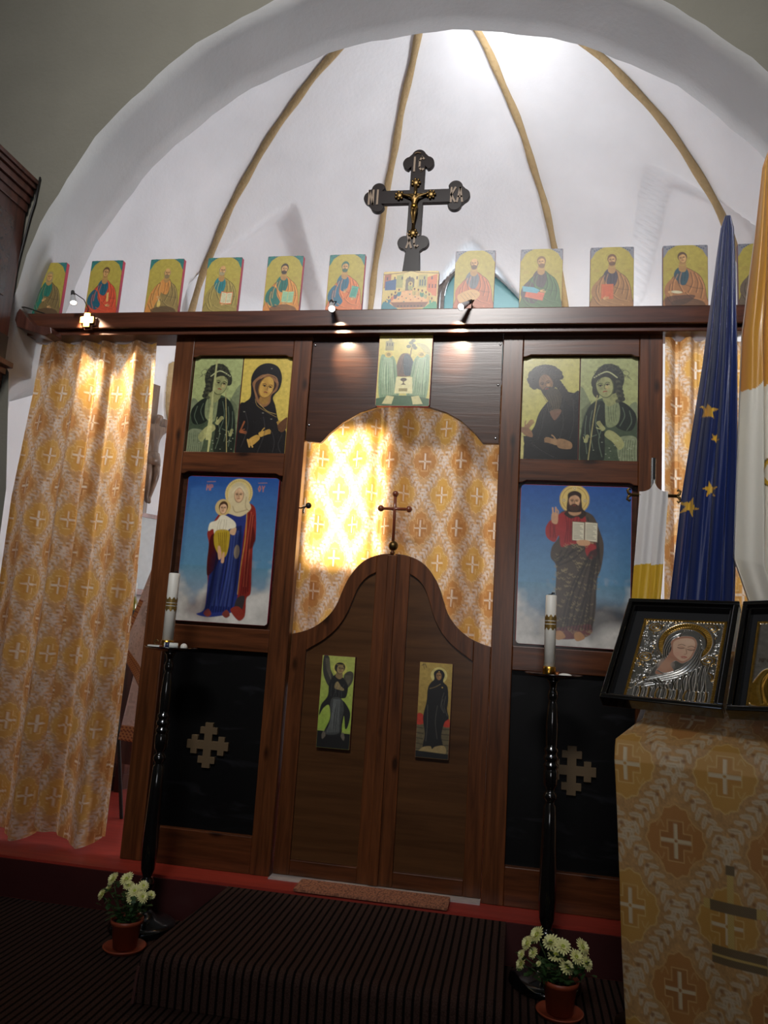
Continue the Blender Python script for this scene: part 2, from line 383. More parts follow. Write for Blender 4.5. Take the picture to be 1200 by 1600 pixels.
# ---- floors
bm = B(); box(bm, -2.75, 2.75, -0.16, 3.1, FZ - 0.05, 0.0); struct('floor', bm, M['redfloor'])
bm = B(); box(bm, -2.75, 2.75, -0.172, -0.16, FZ, -0.012); struct('trim_1', bm, M['riser'])
def carpet_mat(name, c0, c1):
    m, nt, b, N, L = newmat(name)
    tc = N.new('ShaderNodeTexCoord'); sp = N.new('ShaderNodeSeparateXYZ'); L.new(tc.outputs['Object'], sp.inputs[0])
    nz = N.new('ShaderNodeTexNoise'); nz.inputs['Scale'].default_value = 220; nz.inputs['Detail'].default_value = 3
    L.new(tc.outputs['Object'], nz.inputs['Vector'])
    n2 = N.new('ShaderNodeTexNoise'); n2.inputs['Scale'].default_value = 3; L.new(tc.outputs['Object'], n2.inputs['Vector'])
    ml = N.new('ShaderNodeMath'); ml.operation = 'MULTIPLY'; ml.inputs[1].default_value = 2 * PI / 0.031; L.new(sp.outputs[0], ml.inputs[0])
    a2 = N.new('ShaderNodeMath'); a2.operation = 'ADD'; L.new(ml.outputs[0], a2.inputs[0])
    n2m = N.new('ShaderNodeMath'); n2m.operation = 'MULTIPLY'; n2m.inputs[1].default_value = 1.2; L.new(n2.outputs['Fac'], n2m.inputs[0]); L.new(n2m.outputs[0], a2.inputs[1])
    sn = N.new('ShaderNodeMath'); sn.operation = 'SINE'; L.new(a2.outputs[0], sn.inputs[0])
    rp = N.new('ShaderNodeValToRGB'); rp.color_ramp.elements[0].position = 0.08; rp.color_ramp.elements[1].position = 0.34
    mr = N.new('ShaderNodeMapRange'); mr.inputs[1].default_value = -1; mr.inputs[2].default_value = 1; L.new(sn.outputs[0], mr.inputs[0])
    L.new(mr.outputs[0], rp.inputs[0]); rp.color_ramp.elements[0].color = (0, 0, 0, 1); rp.color_ramp.elements[1].color = (1, 1, 1, 1)
    mx = N.new('ShaderNodeMix'); mx.data_type = 'RGBA'; mx.inputs[6].default_value = lin(*c0); mx.inputs[7].default_value = lin(*c1); L.new(rp.outputs[0], mx.inputs[0])
    m2 = N.new('ShaderNodeMix'); m2.data_type = 'RGBA'; m2.blend_type = 'MULTIPLY'; m2.inputs[0].default_value = 0.7; L.new(mx.outputs[2], m2.inputs[6])
    nr = N.new('ShaderNodeValToRGB'); nr.color_ramp.elements[0].position = 0.3; nr.color_ramp.elements[0].color = (0.3, 0.3, 0.3, 1); nr.color_ramp.elements[1].position = 0.65
    L.new(nz.outputs['Fac'], nr.inputs[0]); L.new(nr.outputs[0], m2.inputs[7]); L.new(m2.outputs[2], b.inputs['Base Color'])
    ad = N.new('ShaderNodeMath'); ad.operation = 'ADD'; L.new(rp.outputs[0], ad.inputs[0]); L.new(nz.outputs['Fac'], ad.inputs[1])
    bp = N.new('ShaderNodeBump'); bp.inputs['Strength'].default_value = 0.7; bp.inputs['Distance'].default_value = 0.006
    L.new(ad.outputs[0], bp.inputs['Height']); L.new(bp.outputs[0], b.inputs['Normal']); b.inputs['Roughness'].default_value = 0.95
    b.inputs['Specular IOR Level'].default_value = 0.1
    return m
M['carpet'] = carpet_mat('ribbed_brown_carpet', (18, 13, 12), (78, 57, 50))
bm = B(); box(bm, -4.0, 4.2, -8.0, -0.17, FZ - 0.06, FZ - 0.012); struct('floor', bm, simple('nave_subfloor', (70, 50, 40), 0.7))
bm = B(); box(bm, -3.35, 3.35, -6.5, -0.176, FZ - 0.012, FZ)
tag(obj('ribbed_carpet', bm, M['carpet']), 'dark brown ribbed carpet covering the nave floor below the step', 'carpet')
# ---- the carpeted step
def step_block():
    bm = B(); ny = 12
    prof = [(-0.178, FZ + 0.001)]
    prof = [(-0.178, -0.006), (-0.93, -0.008)] + [(-0.93 - 0.045 * math.sin(t), -0.053 + 0.045 * math.cos(t)) for t in [k * PI / 2 / 6 for k in range(7)]] + [(-0.972, FZ + 0.004), (-0.178, FZ + 0.004)]
    L_ = [bm.verts.new((-0.655 - 0.035 * (abs(y) > 0.5), y, z)) for y, z in prof]
    R_ = [bm.verts.new((0.635, y, z)) for y, z in prof]
    n = len(prof); bm.faces.new(L_); bm.faces.new(R_[::-1])
    for i in range(n): bm.faces.new((L_[i], R_[i], R_[(i + 1) % n], L_[(i + 1) % n]))
    return bm
t = thing('carpeted_step', 'wide low step wrapped in dark ribbed carpet before the double doors', 'step', (0, -0.55, FZ))
obj('step_block', step_block(), M['carpet'], t)
bm = B(); tube(bm, [(-0.700, -0.977, FZ + 0.003), (-0.695, -0.978, -0.10), (-0.69, -0.976, -0.055)], 0.006, 6)
obj('edge_binding', bm, simple('reddish_binding', (86, 50, 46), 0.8), t)
# ---- door mat and threshold
m, nt, b_, N, L = newmat('woven_brown_mat')
tc = N.new('ShaderNodeTexCoord'); ck = N.new('ShaderNodeTexVoronoi'); mp = N.new('ShaderNodeMapping'); mp.inputs['Scale'].default_value = (110, 60, 60)
L.new(tc.outputs['Object'], mp.inputs[0]); L.new(mp.outputs[0], ck.inputs['Vector']); ck.inputs['Scale'].default_value = 1
rp = N.new('ShaderNodeValToRGB'); rp.color_ramp.elements[0].color = lin(196, 128, 94); rp.color_ramp.elements[1].color = lin(84, 50, 38)
L.new(ck.outputs['Distance'], rp.inputs[0]); L.new(rp.outputs[0], b_.inputs['Base Color'])
bp = N.new('ShaderNodeBump'); bp.inputs['Strength'].default_value = 0.6; bp.inputs['Distance'].default_value = 0.005; L.new(ck.outputs['Distance'], bp.inputs['Height']); L.new(bp.outputs[0], b_.inputs['Normal'])
b_.inputs['Roughness'].default_value = 0.9; M['mat'] = m
bm = B(); prism(bm, rrect(-0.345, 0.375, -0.170, -0.012, 0.012), 0.006, 0.016, axis='z')
o = obj('door_mat', bm, M['mat'], origin=(0, -0.08, 0.006)); tag(o, 'narrow woven brown mat on the threshold of the double doors', 'door mat')
bm = B(); box(bm, -0.512, 0.512, -0.028, 0.07, 0.0, 0.006); o = obj('threshold', bm, M['sill']); o.name = 'trim_2'; o['kind'] = 'structure'

# ---- wall with the great arch between nave and chancel
def arch_wall():
    bm = B(); n = 72; yf, yb = -0.22, 0.23; zc, R = 2.61, 2.25; x0 = 0.02
    wob = lambda k, s: 0.007 * math.sin(k * 0.9 + s) + 0.004 * math.sin(k * 2.3 + s * 2)
    inner_f, inner_b, outer_f, outer_b, mid = [], [], [], [], []
    for k in range(n + 1):
        a = PI * k / n; ca, sa = math.cos(a), math.sin(a)
        rf = R + wob(k, 0.0); rb_ = R + 0.02 + wob(k, 1.7)
        inner_f.append((x0 + rf * ca, yf, zc + rf * sa)); inner_b.append((x0 + 0.01 + rb_ * ca, yb, zc - 0.07 + rb_ * sa))
        o = (x0 + 5.2 * ca, zc + 4.2 * sa); outer_f.append((o[0], yf, o[1])); outer_b.append((x0 + 3.0 * ca, yb, zc + 3.0 * sa))
        mid.append((x0 + 3.0 * ca, yf, zc + 3.0 * sa))
    zb = FZ - 0.05
    def jamb(L, xr, y):
        if y < 0: return [(2.10, y, zb), (2.10, y, 1.9), (2.19, y, 2.55)] + L + [(-2.165, y, 2.50), (-2.08, y, 1.85), (-2.06, y, zb)]
        return [(2.48, y, zb), (2.48, y, 1.9), (2.48, y, 2.50)] + L + [(-2.48, y, 2.47), (-2.48, y, 1.85), (-2.48, y, zb)]
    IF = jamb(inner_f, 0, yf); IB = jamb(inner_b, 0, yb); OF = [(5.2, yf, zb), (5.2, yf, 1.9), (5.2, yf, 2.5)] + outer_f + [(-5.2, yf, 2.5), (-5.2, yf, 1.85), (-5.2, yf, zb)]
    OB = [(3.0, yb, zb), (3.0, yb, 1.9), (3.0, yb, 2.5)] + outer_b + [(-3.0, yb, 2.5), (-3.0, yb, 1.85), (-3.0, yb, zb)]
    def strip(A, Bv, seg=1):
        rows = []
        for j in range(seg + 1):
            t = j / seg
            rows.append([bm.verts.new(tuple(p[i] * (1 - t) + q[i] * t for i in range(3))) for p, q in zip(A, Bv)])
        fs = []
        for r0, r1 in zip(rows, rows[1:]):
            for i in range(len(r0) - 1): fs.append(bm.faces.new((r0[i], r0[i + 1], r1[i + 1], r1[i])))
        return fs
    f1 = strip(IF, OF, 6); f2 = strip(IF, IB, 4); f3 = strip(IB, OB, 2)
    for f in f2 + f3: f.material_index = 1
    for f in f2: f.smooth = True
    bmesh.ops.remove_doubles(bm, verts=bm.verts, dist=1e-5)
    return bm
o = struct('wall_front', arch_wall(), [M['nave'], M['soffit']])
# ---- nave shell (seen only as the light it gives back)
bm = B(); box(bm, -3.45, -3.35, -7.0, -0.221, FZ - 0.05, 5.4)
# solid: no opening cut for the assumed nave light
o = struct('wall_left', bm, M['nave'])
bm = B(); box(bm, 3.35, 3.45, -7.0, -0.221, FZ - 0.05, 5.4); struct('wall_right', bm, M['nave'])
bm = B(); box(bm, -3.45, 3.45, -7.1, -7.0, FZ - 0.05, 5.4); struct('wall_back', bm, M['nave'])
bm = B(); n = 20
pts = [(3.45 * math.cos(PI * k / n), 5.38 + 1.6 * math.sin(PI * k / n)) for k in range(n + 1)]
A = [bm.verts.new((x, -7.1, z)) for x, z in pts]; Bv = [bm.verts.new((x, -0.2215, z)) for x, z in pts]
for i in range(n): bm.faces.new((A[i], A[i + 1], Bv[i + 1], Bv[i]))
struct('ceiling', bm, M['nave'], smooth=True)

# ---- chancel: apse wall, ribbed half dome with pointed lunettes
RIBS = [-12.0, 26.5, 65.0, 109.5, 148.1, 186.0]
YC, ZS, HD, RD = 0.30, 2.794, 2.57, 2.50
def rho(z): 
    q = np.clip((z - ZS) / HD, 0, 1); return RD * np.sqrt(1 - q * q)
LUN = [(134.0, 16.0, 4.56), (86.0, 17.0, 4.50), (36.5, 17.0, 4.60)]
def apse():
    na, nt_ = 260, 150
    a = np.linspace(-7, 187, na)[None, :].repeat(nt_, 0); tt = np.linspace(0, PI / 2, nt_)[:, None].repeat(na, 1)
    z = ZS + HD * np.sin(tt); r = RD * np.cos(tt)
    # slightly straightened fields between the ribs
    f = np.ones_like(a)
    for r0, r1 in zip(RIBS, RIBS[1:]):
        s_ = (a >= r0) & (a < r1); mid = (r0 + r1) / 2; half = math.radians((r1 - r0) / 2)
        ch = math.cos(half) / np.cos(np.radians(a - mid)); f = np.where(s_, 1 - 0.45 * (1 - ch), f)
    f = 1 - (1 - f) * np.clip(1.3 - (z - ZS) / HD, 0, 1)
    r = r * f
    for ac, hw, zp in LUN:
        q = np.abs(a - ac) / hw; zl = zp - 0.72 * q ** 1.35
        edge = np.clip((zl - z) / 0.05, 0, 1); edge = edge * edge * (3 - 2 * edge)
        side = np.clip((1.02 - q) / 0.05, 0, 1)
        k = edge * side; tgt = np.minimum(2.40, r + 0.22)
        r = r * (1 - k) + np.maximum(tgt, r) * k
    X = r * np.cos(np.radians(a)); Y = YC + r * np.sin(np.radians(a))
    return X, Y, z
X, Y, Z = apse()
me = grid_mesh('ceiling', X, Y, Z); o = finish('ceiling', me, M['white'], None, True); o['kind'] = 'structure'
# lower apse wall with the opening of the assumed sunlit window cut out
na, nz = 195, 60
av = np.linspace(-7, 187, na); zv = np.linspace(-0.02, ZS, nz)
A_, Zz = np.meshgrid(av, zv)
f = np.ones_like(A_)
for r0, r1 in zip(RIBS, RIBS[1:]):
    s_ = (A_ >= r0) & (A_ < r1); mid = (r0 + r1) / 2; half = math.radians((r1 - r0) / 2)
    f = np.where(s_, 1 - 0.45 * (1 - math.cos(half) / np.cos(np.radians(A_ - mid))), f)
Xw = RD * f * np.cos(np.radians(A_)); Yw = YC + RD * f * np.sin(np.radians(A_))
SWX0, SWX1, SWZ0, SWZ1 = 0.22, 0.70, 2.00, 2.76
am = (av[:-1] + av[1:]) / 2; zm = (zv[:-1] + zv[1:]) / 2
AM, ZM = np.meshgrid(am, zm); xm = RD * np.cos(np.radians(AM))
mask = ~((xm > SWX0) & (xm < SWX1) & (ZM > SWZ0) & (ZM < SWZ1) & (AM < 100) & (AM > 60))
me = grid_mesh('wall_chancel', Xw, Yw, Zz, None, mask); o = finish('wall_chancel', me, M['white'], None, True); o['kind'] = 'structure'
# assumed sunlit side window, unseen, set to throw the sun patch (a thing of frame and panes)
t = thing('window', 'assumed clear window in the apse wall behind the curtain, out of view', 'window', (0.51, 2.80, 2.0)); t.name = 'assumed_sun_window'; t['kind'] = 'structure'
bm = B(); y0, y1 = 2.66, 2.84
for x in (SWX0 - 0.02, SWX1 + 0.0): box(bm, x - 0.02, x + 0.03, y0, y1, SWZ0 - 0.05, SWZ1 + 0.05)
for z in (SWZ0 - 0.04, SWZ1): box(bm, SWX0, SWX1, y0, y1, z - 0.01, z + 0.04)
box(bm, SWX0, SWX1, 2.73, 2.76, 2.61, 2.645); obj('window_frame', bm, M['winframe'], t)
m, nt, b_, N, L = newmat('clear_glass'); tr = N.new('ShaderNodeBsdfTransparent'); gl = N.new('ShaderNodeBsdfGlossy'); gl.inputs['Roughness'].default_value = 0.02
ms = N.new('ShaderNodeMixShader'); ms.inputs[0].default_value = 0.06; L.new(tr.outputs[0], ms.inputs[1]); L.new(gl.outputs[0], ms.inputs[2]); L.new(ms.outputs[0], N['Material Output'].inputs[0])
bm = B(); box(bm, SWX0 + 0.01, SWX1, 2.742, 2.746, SWZ0, SWZ1); obj('pane', bm, m, t)
# round-headed window in the middle lunette
WX, WZ, WR, WY = 0.30, 4.10, 0.46, 2.44
def half_round(bm, r0, r1, y0_, y1_, zb):
    n = 28; P = []
    for k in range(n + 1): P.append((WX + r1 * math.cos(PI * k / n), WZ + r1 * math.sin(PI * k / n)))
    Q = []
    for k in range(n, -1, -1): Q.append((WX + r0 * math.cos(PI * k / n), WZ + r0 * math.sin(PI * k / n)))
    for i in range(n):
        a, b2, c, d = P[i], P[i + 1], Q[n - i - 1], Q[n - i]
        vs = [bm.verts.new((p[0], y, p[1])) for y in (y0_, y1_) for p in (a, b2, c, d)]
        for fc in ((0, 1, 2, 3), (7, 6, 5, 4), (0, 4, 5, 1), (1, 5, 6, 2), (2, 6, 7, 3), (3, 7, 4, 0)): bm.faces.new([vs[j] for j in fc])
    box(bm, WX + r0, WX + r1, y0_, y1_, zb, WZ); box(bm, WX - r1, WX - r0, y0_, y1_, zb, WZ)
t = thing('window', 'round headed window with teal blind in the middle lunette', 'window', (WX, WY, 3.6)); t.name = 'window_2'; t['kind'] = 'structure'
bm = B(); half_round(bm, WR, WR + 0.05, WY - 0.06, WY + 0.02, 3.5); half_round(bm, WR - 0.03, WR, WY - 0.02, WY + 0.03, 3.5); half_round(bm, WR - 0.07, WR - 0.038, WY - 0.045, WY + 0.02, 3.5)
obj('window_frame', bm, M['winframe'], t)
bm = B(); P = [(WX + (WR - 0.06) * math.cos(PI * k / 24), WZ + (WR - 0.06) * math.sin(PI * k / 24)) for k in range(25)] + [(WX - WR + 0.06, 3.52), (WX + WR - 0.06, 3.52)]
prism(bm, P, WY + 0.0, WY + 0.012); obj('blind', bm, M['tealpane'], t)
bm = B(); box(bm, WX - 0.02, WX + 0.02, WY - 0.03, WY - 0.002, 3.52, WZ + 0.40); obj('glazing_bar', bm, M['winframe'], t)
# ribs
for i, a in enumerate(RIBS[1:5]):
    bm = B(); pts = []; rs = []
    ar = math.radians(a)
    if i in (3,):      # ends in a small corbel
        pass
    zlow = 0.42 if i == 3 else 0.02
    n = 46
    for k in range(n + 1):
        tq = zlow * 0.35 + (1.50 - zlow * 0.35) * k / n
        r = (RD - 0.012) * math.cos(tq); 
        pts.append((r * math.cos(ar) + 0.004 * math.sin(k * 0.8 + i), YC + r * math.sin(ar), ZS + HD * math.sin(tq) - 0.012)); rs.append(0.026 + 0.003 * math.sin(k * 1.3 + i * 2))
    tube(bm, pts, rs, 10)
    if i == 3:
        p = Vector(pts[0]); d = Vector((-math.cos(ar), -math.sin(ar), 0))
        lathe(bm, [(0, -0.42), (0.03, -0.40), (0.055, -0.30), (0.065, -0.2), (0.068, -0.19), (0.064, -0.18), (0.075, -0.08), (0.078, -0.07), (0.072, -0.06), (0.085, 0.03), (0.05, 0.06), (0, 0.07)], p - d * 0.01, 14)
    struct('trim_%d' % (i + 3), bm, M['rib'], True)

# wooden dado at the foot of the chancel wall
bm = B(); n = 16; ri, ro = 2.395, 2.43
for z0, z1, e in ((0.10, 0.56, 0.0), (0.56, 0.585, 0.012), (0.0, 0.10, 0.006)):
    inn = []; out = []
    for k in range(n + 1):
        a = math.radians(122 + 50 * k / n); inn.append((a, ri - e)); out.append((a, ro))
    for (a0, r0), (a1, r1), (a2, r2), (a3, r3) in zip(inn, inn[1:], out[1:], out):
        vs = [bm.verts.new((r * math.cos(a), YC + r * math.sin(a), z)) for z in (z0, z1) for a, r in ((a0, r0), (a1, r1), (a2, r2), (a3, r3))]
        for f in ((0, 1, 2, 3), (7, 6, 5, 4), (0, 4, 5, 1), (1, 5, 6, 2), (2, 6, 7, 3), (3, 7, 4, 0)): bm.faces.new([vs[j] for j in f])
struct('trim_7', bm, M['cabinet'])

# frames added round the unseen lamps, beyond the picture; side window invented, nave openings assumed
t = thing('window', 'added window frame round the chancel fill lamp, out of view', 'window', (2.30, 1.3, 1.5)); t.name = 'fill_lamp_frame'; t['kind'] = 'structure'
bm = B()
for y0, y1, z0, z1 in ((0.70, 0.76, 1.44, 2.96), (1.84, 1.90, 1.44, 2.96), (0.76, 1.84, 1.44, 1.50), (0.76, 1.84, 2.90, 2.96), (0.76, 1.84, 2.18, 2.22)): box(bm, 2.22, 2.28, y0, y1, z0, z1)
obj('window_frame', bm, M['winframe'], t)
t = thing('window', 'added wide high window frame round the assumed nave key light, out of view', 'window', (-.2, -6.98, 5.6)); t.name = 'added_window_frame'; t['kind'] = 'structure'  # frame only, added round the assumed nave key light
bm = B()
for x0, x1, z0, z1 in ((-1.15, -1.07, 5.6, 6.75), (.67, .75, 5.6, 6.75), (-1.07, .67, 5.6, 5.68), (-1.07, .67, 6.67, 6.75)): box(bm, x0, x1, -6.99, -6.93, z0, z1)
obj('window_frame', bm, M['winframe'], t)
t = thing('door', 'added door frame round the assumed low nave light, out of view', 'door', (.75, -6.98, FZ)); t.name = 'added_door_frame'; t['kind'] = 'structure'  # no door seen; frame added to go with the low nave light
bm = B()
for x0, x1, z0, z1 in ((.12, .22, FZ, 2.75), (1.28, 1.38, FZ, 2.75), (.22, 1.28, 2.65, 2.75)): box(bm, x0, x1, -6.99, -6.9, z0, z1)
obj('door_frame', bm, M['cabinet'], t)

# ================================================================== THE ICON SCREEN
XA, XB, XC, XD = 1.310, 1.198, 0.619, 0.515
ZT, ZU1, ZU2, ZM1, ZM2, ZK1, ZK2 = 2.80, 2.679, 2.129, 2.017, 1.193, 1.076, 0.175
def quad_cross(cx, cz, s):
    """stepped cross outline: every arm ends in a block with a smaller block beyond"""
    a, b, c, w, w2 = 1.0, 0.80, 0.50, 0.19, 0.41
    arm = [(w, w), (w, c), (w2, c), (w2, b), (w, b), (w, a), (-w, a), (-w, b), (-w2, b), (-w2, c), (-w, c)]
    P = []
    for k in range(4):
        for x, z in arm:
            for _ in range(k): x, z = -z, x
            P.append((cx + x * s, cz + z * s))
    return P
def screen_frame(sx, label, cx, cz):
    t = thing('icon_screen_frame', label, 'panelled screen', (sx * 0.91, 0.03, 0), 0, 'framed bays of the wooden icon screen')
    y0, y1 = 0.0, 0.065
    for a, b in ((XB, XA), (XD, XC)):
        bm = B(); xs_ = sorted((sx * a, sx * b)); box(bm, xs_[0], xs_[1], y0, y1, 0.0, ZT); obj('stile', bm, M['wood_v'], t, bevel=0.004)
    xi = sorted((sx * XC, sx * XB))
    for a, b in ((ZU1, ZT), (ZM1, ZU2), (ZK1, ZM2), (0.0, ZK2)):
        bm = B()
        if a < 0.01 or b == ZM2: box(bm, xi[0], xi[1], y0 + 0.001, y1 - 0.002, a, b)
        elif a == ZM1 or a == ZU1:      # lower edge with little shoulders
            P = [(xi[0], b), (xi[0], a - 0.012), (xi[0] + 0.02, a - 0.010), (xi[0] + 0.04, a), (xi[1] - 0.04, a), (xi[1] - 0.02, a - 0.010), (xi[1], a - 0.012), (xi[1], b)]
            prism(bm, P, y0 + 0.001, y1 - 0.002)
        obj('rail', bm, M['wood_h'], t, bevel=0.004)
    bm = B(); box(bm, xi[0], xi[1], y0 + 0.035, y0 + 0.045, ZK2, ZK1)
    obj('infill_panel', bm, M['blackpanel'], t, label='glossy black panel with faint marbling')
    bm = B(); box(bm, xi[0], xi[1], y0 + 0.045, y0 + 0.055, ZM2, ZM1); obj('backing_board', bm, M['board'], t)
    bm = B(); box(bm, xi[0], xi[1], y0 + 0.045, y0 + 0.055, ZU2, ZU1); obj('backing_board', bm, M['board'], t)
    bm = B(); prism(bm, quad_cross(cx, cz, 0.112), 0.016, 0.034); obj('cross_emblem', bm, M['gold_paint'], t, bevel=0.001, label='dull gold stepped cross')
    return t
m, nt, b_, N, L = newmat('black_marbled_panel')
tc = N.new('ShaderNodeTexCoord'); mp = N.new('ShaderNodeMapping'); mp.inputs['Scale'].default_value = (2.5, 2.5, 9); mp.inputs['Rotation'].default_value = (0, 0.25, 0)
nz = N.new('ShaderNodeTexNoise'); nz.inputs['Scale'].default_value = 1.2; nz.inputs['Detail'].default_value = 8; nz.inputs['Distortion'].default_value = 1.6
L.new(tc.outputs['Object'], mp.inputs[0]); L.new(mp.outputs[0], nz.inputs['Vector'])
rp = N.new('ShaderNodeValToRGB'); rp.color_ramp.elements[0].position = 0.55; rp.color_ramp.elements[0].color = lin(7, 7, 8); rp.color_ramp.elements[1].position = 0.78; rp.color_ramp.elements[1].color = lin(34, 34, 38)
L.new(nz.outputs['Fac'], rp.inputs[0]); L.new(rp.outputs[0], b_.inputs['Base Color']); b_.inputs['Roughness'].default_value = 0.45; b_.inputs['Specular IOR Level'].default_value = 0.2; M['blackpanel'] = m
screen_frame(-1, 'left wooden screen bay with blue sky icon of a woman and child', -0.904, 0.590)
screen_frame(1, 'right wooden screen bay with blue sky icon of a red robed man', 0.914, 0.630)

# beam over the whole screen
t = thing('shelf_beam', 'long dark wooden beam across the arch carrying a row of small icons', 'beam', (0, 0, ZT))
bm = B(); box(bm, -2.215, 2.215, -0.08, 0.14, ZT + 0.012, 2.905); obj('beam', bm, M['beam'], t, bevel=0.005)
bm = B(); box(bm, -2.215, 2.215, -0.050, 0.12, ZT - 0.018, ZT + 0.012); obj('lower_moulding', bm, M['beam'], t, bevel=0.004)
bm = B(); prism(bm, [(-2.20, 2.90), (-2.23, 2.85), (-2.2, 2.79), (-2.02, 2.735), (-1.98, 2.75), (-1.99, 2.785), (-2.10, 2.80)], -0.16, -0.06); obj('bracket', bm, M['cabinet'], t, bevel=0.003)

# arched board over the doorway
P = [(-0.513, 2.797), (-0.513, 2.205), (-0.430, 2.195), (-0.418, 2.205), (-0.385, 2.245), (-0.314, 2.308), (-0.225, 2.362), (-0.129, 2.395), (0.0, 2.408),
     (0.143, 2.397), (0.235, 2.368), (0.313, 2.325), (0.385, 2.262), (0.432, 2.207), (0.513, 2.207), (0.513, 2.797)]
t = thing('arched_board', 'dark plywood board with curved lower edge above the doorway', 'board', (0, 0.03, 2.2))
bm = B(); prism(bm, P[::-1], 0.012, 0.040); obj('board', bm, M['board'], t, bevel=0.002)
for x, z in ((0.497, 2.52), (0.495, 2.235), (-0.50, 2.29), (-0.50, 2.74), (0.50, 2.74)):
    bm = B(); ball(bm, (x, 0.010, z), 0.006, (1, 0.5, 1), 10); obj('screw', bm, M['chrome'], t, True)

# ---- double doors with ogee tops
OG = [(-0.507, 1.182), (-0.455, 1.196), (-0.397, 1.222), (-0.345, 1.262), (-0.302, 1.312), (-0.278, 1.36), (-0.261, 1.410), (-0.243, 1.458), (-0.218, 1.504), (-0.182, 1.552), (-0.135, 1.590), (-0.07, 1.614), (-0.006, 1.621)]
IG = [(-0.425, 1.104), (-0.392, 1.126), (-0.352, 1.152), (-0.300, 1.195), (-0.256, 1.248), (-0.222, 1.312), (-0.198, 1.380), (-0.178, 1.432), (-0.152, 1.474), (-0.120, 1.503), (-0.085, 1.522)]
def door(sx, label):
    t = thing('altar_door', label, 'door', (sx * 0.26, 0.06, 0), 0, 'pair of low wooden doors with ogee tops')
    mr = lambda P: [(sx * x, z) for x, z in P]
    y0, y1 = 0.038, 0.075
    def top_curve(x0, x1, C, n=16):
        c = catmull(C, False, 6); xs_ = np.linspace(x0, x1, n); return [(float(x), float(np.interp(x, c[:, 0], c[:, 1]))) for x in xs_]
    zo = lambda x: float(np.interp(x, catmull(OG, False, 6)[:, 0], catmull(OG, False, 6)[:, 1]))
    # outer stile
    xo = -0.5130 if sx < 0 else -0.5095; P = [(xo, 0.008), (-0.428, 0.008)] + top_curve(-0.428, -0.507, OG, 8) + [(xo, OG[0][1])]; bm = B(); prism(bm, mr(P), y0, y1); obj('stile', bm, M['wood_v'], t, bevel=0.003)
    # inner stile
    P = [(-0.088, 0.008), (-0.002, 0.008)] + top_curve(-0.006, -0.088, OG, 8); bm = B(); prism(bm, mr(P), y0, y1); obj('stile', bm, M['wood_v'], t, bevel=0.003)
    # bottom rail
    bm = B(); x = sorted((sx * 0.428, sx * 0.088)); box(bm, x[0], x[1], y0, y1 - 0.002, 0.008, 0.082); obj('bottom_rail', bm, M['wood_h'], t, bevel=0.004)
    # curved top rail
    up = top_curve(-0.428, -0.088, OG, 26); dn = [tuple(p) for p in catmull(IG, False, 4)][::-1]
    dn = [p for p in dn if -0.428 < p[0] < -0.088]
    bm = B(); prism(bm, mr(up + [(-0.088, dn[0][1])] + dn + [(-0.428, dn[-1][1])]), y0, y1 - 0.002); obj('curved_rail', bm, M['wood_v'], t, bevel=0.003)
    # sunken panel
    ip = [(x, z + 0.03) for x, z in [tuple(p) for p in catmull(IG, False, 4)]]
    P = [(-0.084, 0.06), (-0.084, ip[-1][1])] + ip[::-1] + [(-0.432, ip[0][1]), (-0.432, 0.06)]
    bm = B(); prism(bm, mr(P), y0 + 0.016, y0 + 0.026); obj('panel', bm, M['panel'], t)
    if sx > 0:
        pp = catmull(OG, False, 6)
        bm = B(); box(bm, -0.030, 0.020, y0 - 0.014, y0, 0.010, 1.612); obj('meeting_strip', bm, M['wood_v'], t, bevel=0.004)
        bm = B(); ball(bm, (-0.008, y0 - 0.004, 1.625), 0.013); tube(bm, [(-0.008, 0.045, 1.60), (-0.008, 0.045, 1.645)], 0.007, 8); obj('finial_neck', bm, M['wood_v'], t, True)
        bm = B(); ball(bm, (-0.008, 0.045, 1.662), 0.026, seg=24); obj('finial_ball', bm, M['old_brass'], t, True)
        bm = B(); c = (-0.010, 0.045)
        tube(bm, [(c[0], c[1], 1.685), (c[0] - 0.002, c[1], 1.85), (c[0] - 0.003, c[1], 1.925)], [0.0085, 0.009, 0.0095], 12)
        tube(bm, [(c[0] - 0.068, c[1], 1.856), (c[0] + 0.066, c[1], 1.856)], 0.0085, 12)
        for dx, dz in ((-0.075, 1.856), (0.073, 1.856), (-0.003, 1.935)): ball(bm, (c[0] + dx, c[1], dz), 0.0175)
        obj('finial_cross', bm, M['cherry'], t, True)
    return t
M['cherry'] = wood('polished_red_brown_wood', (90, 42, 26), (138, 72, 46), 2, knots=False, coat=0.6)
door(-1, 'left leaf of the low wooden doors, with the narrow winged figure icon')
door(1, 'right leaf of the low wooden doors, topped by brass ball and wooden cross')
# hook on the left jamb
t = thing('wall_hook', 'small dark hook with round knob on the left door post', 'hook', (-0.51, -0.02, 1.84))
bm = B(); ball(bm, (-0.455, -0.03, 1.845), 0.016); tube(bm, [(-0.513, 0.03, 1.84), (-0.455, -0.03, 1.845)], 0.004, 8); obj('knob', bm, M['matt_black'], t, True)
bm = B(); tube(bm, [(-0.478, -0.008, 1.842), (-0.486, -0.012, 1.83), (-0.488, -0.012, 1.815), (-0.482, -0.016, 1.808)], 0.0035, 8); obj('latch', bm, M['matt_black'], t, True)

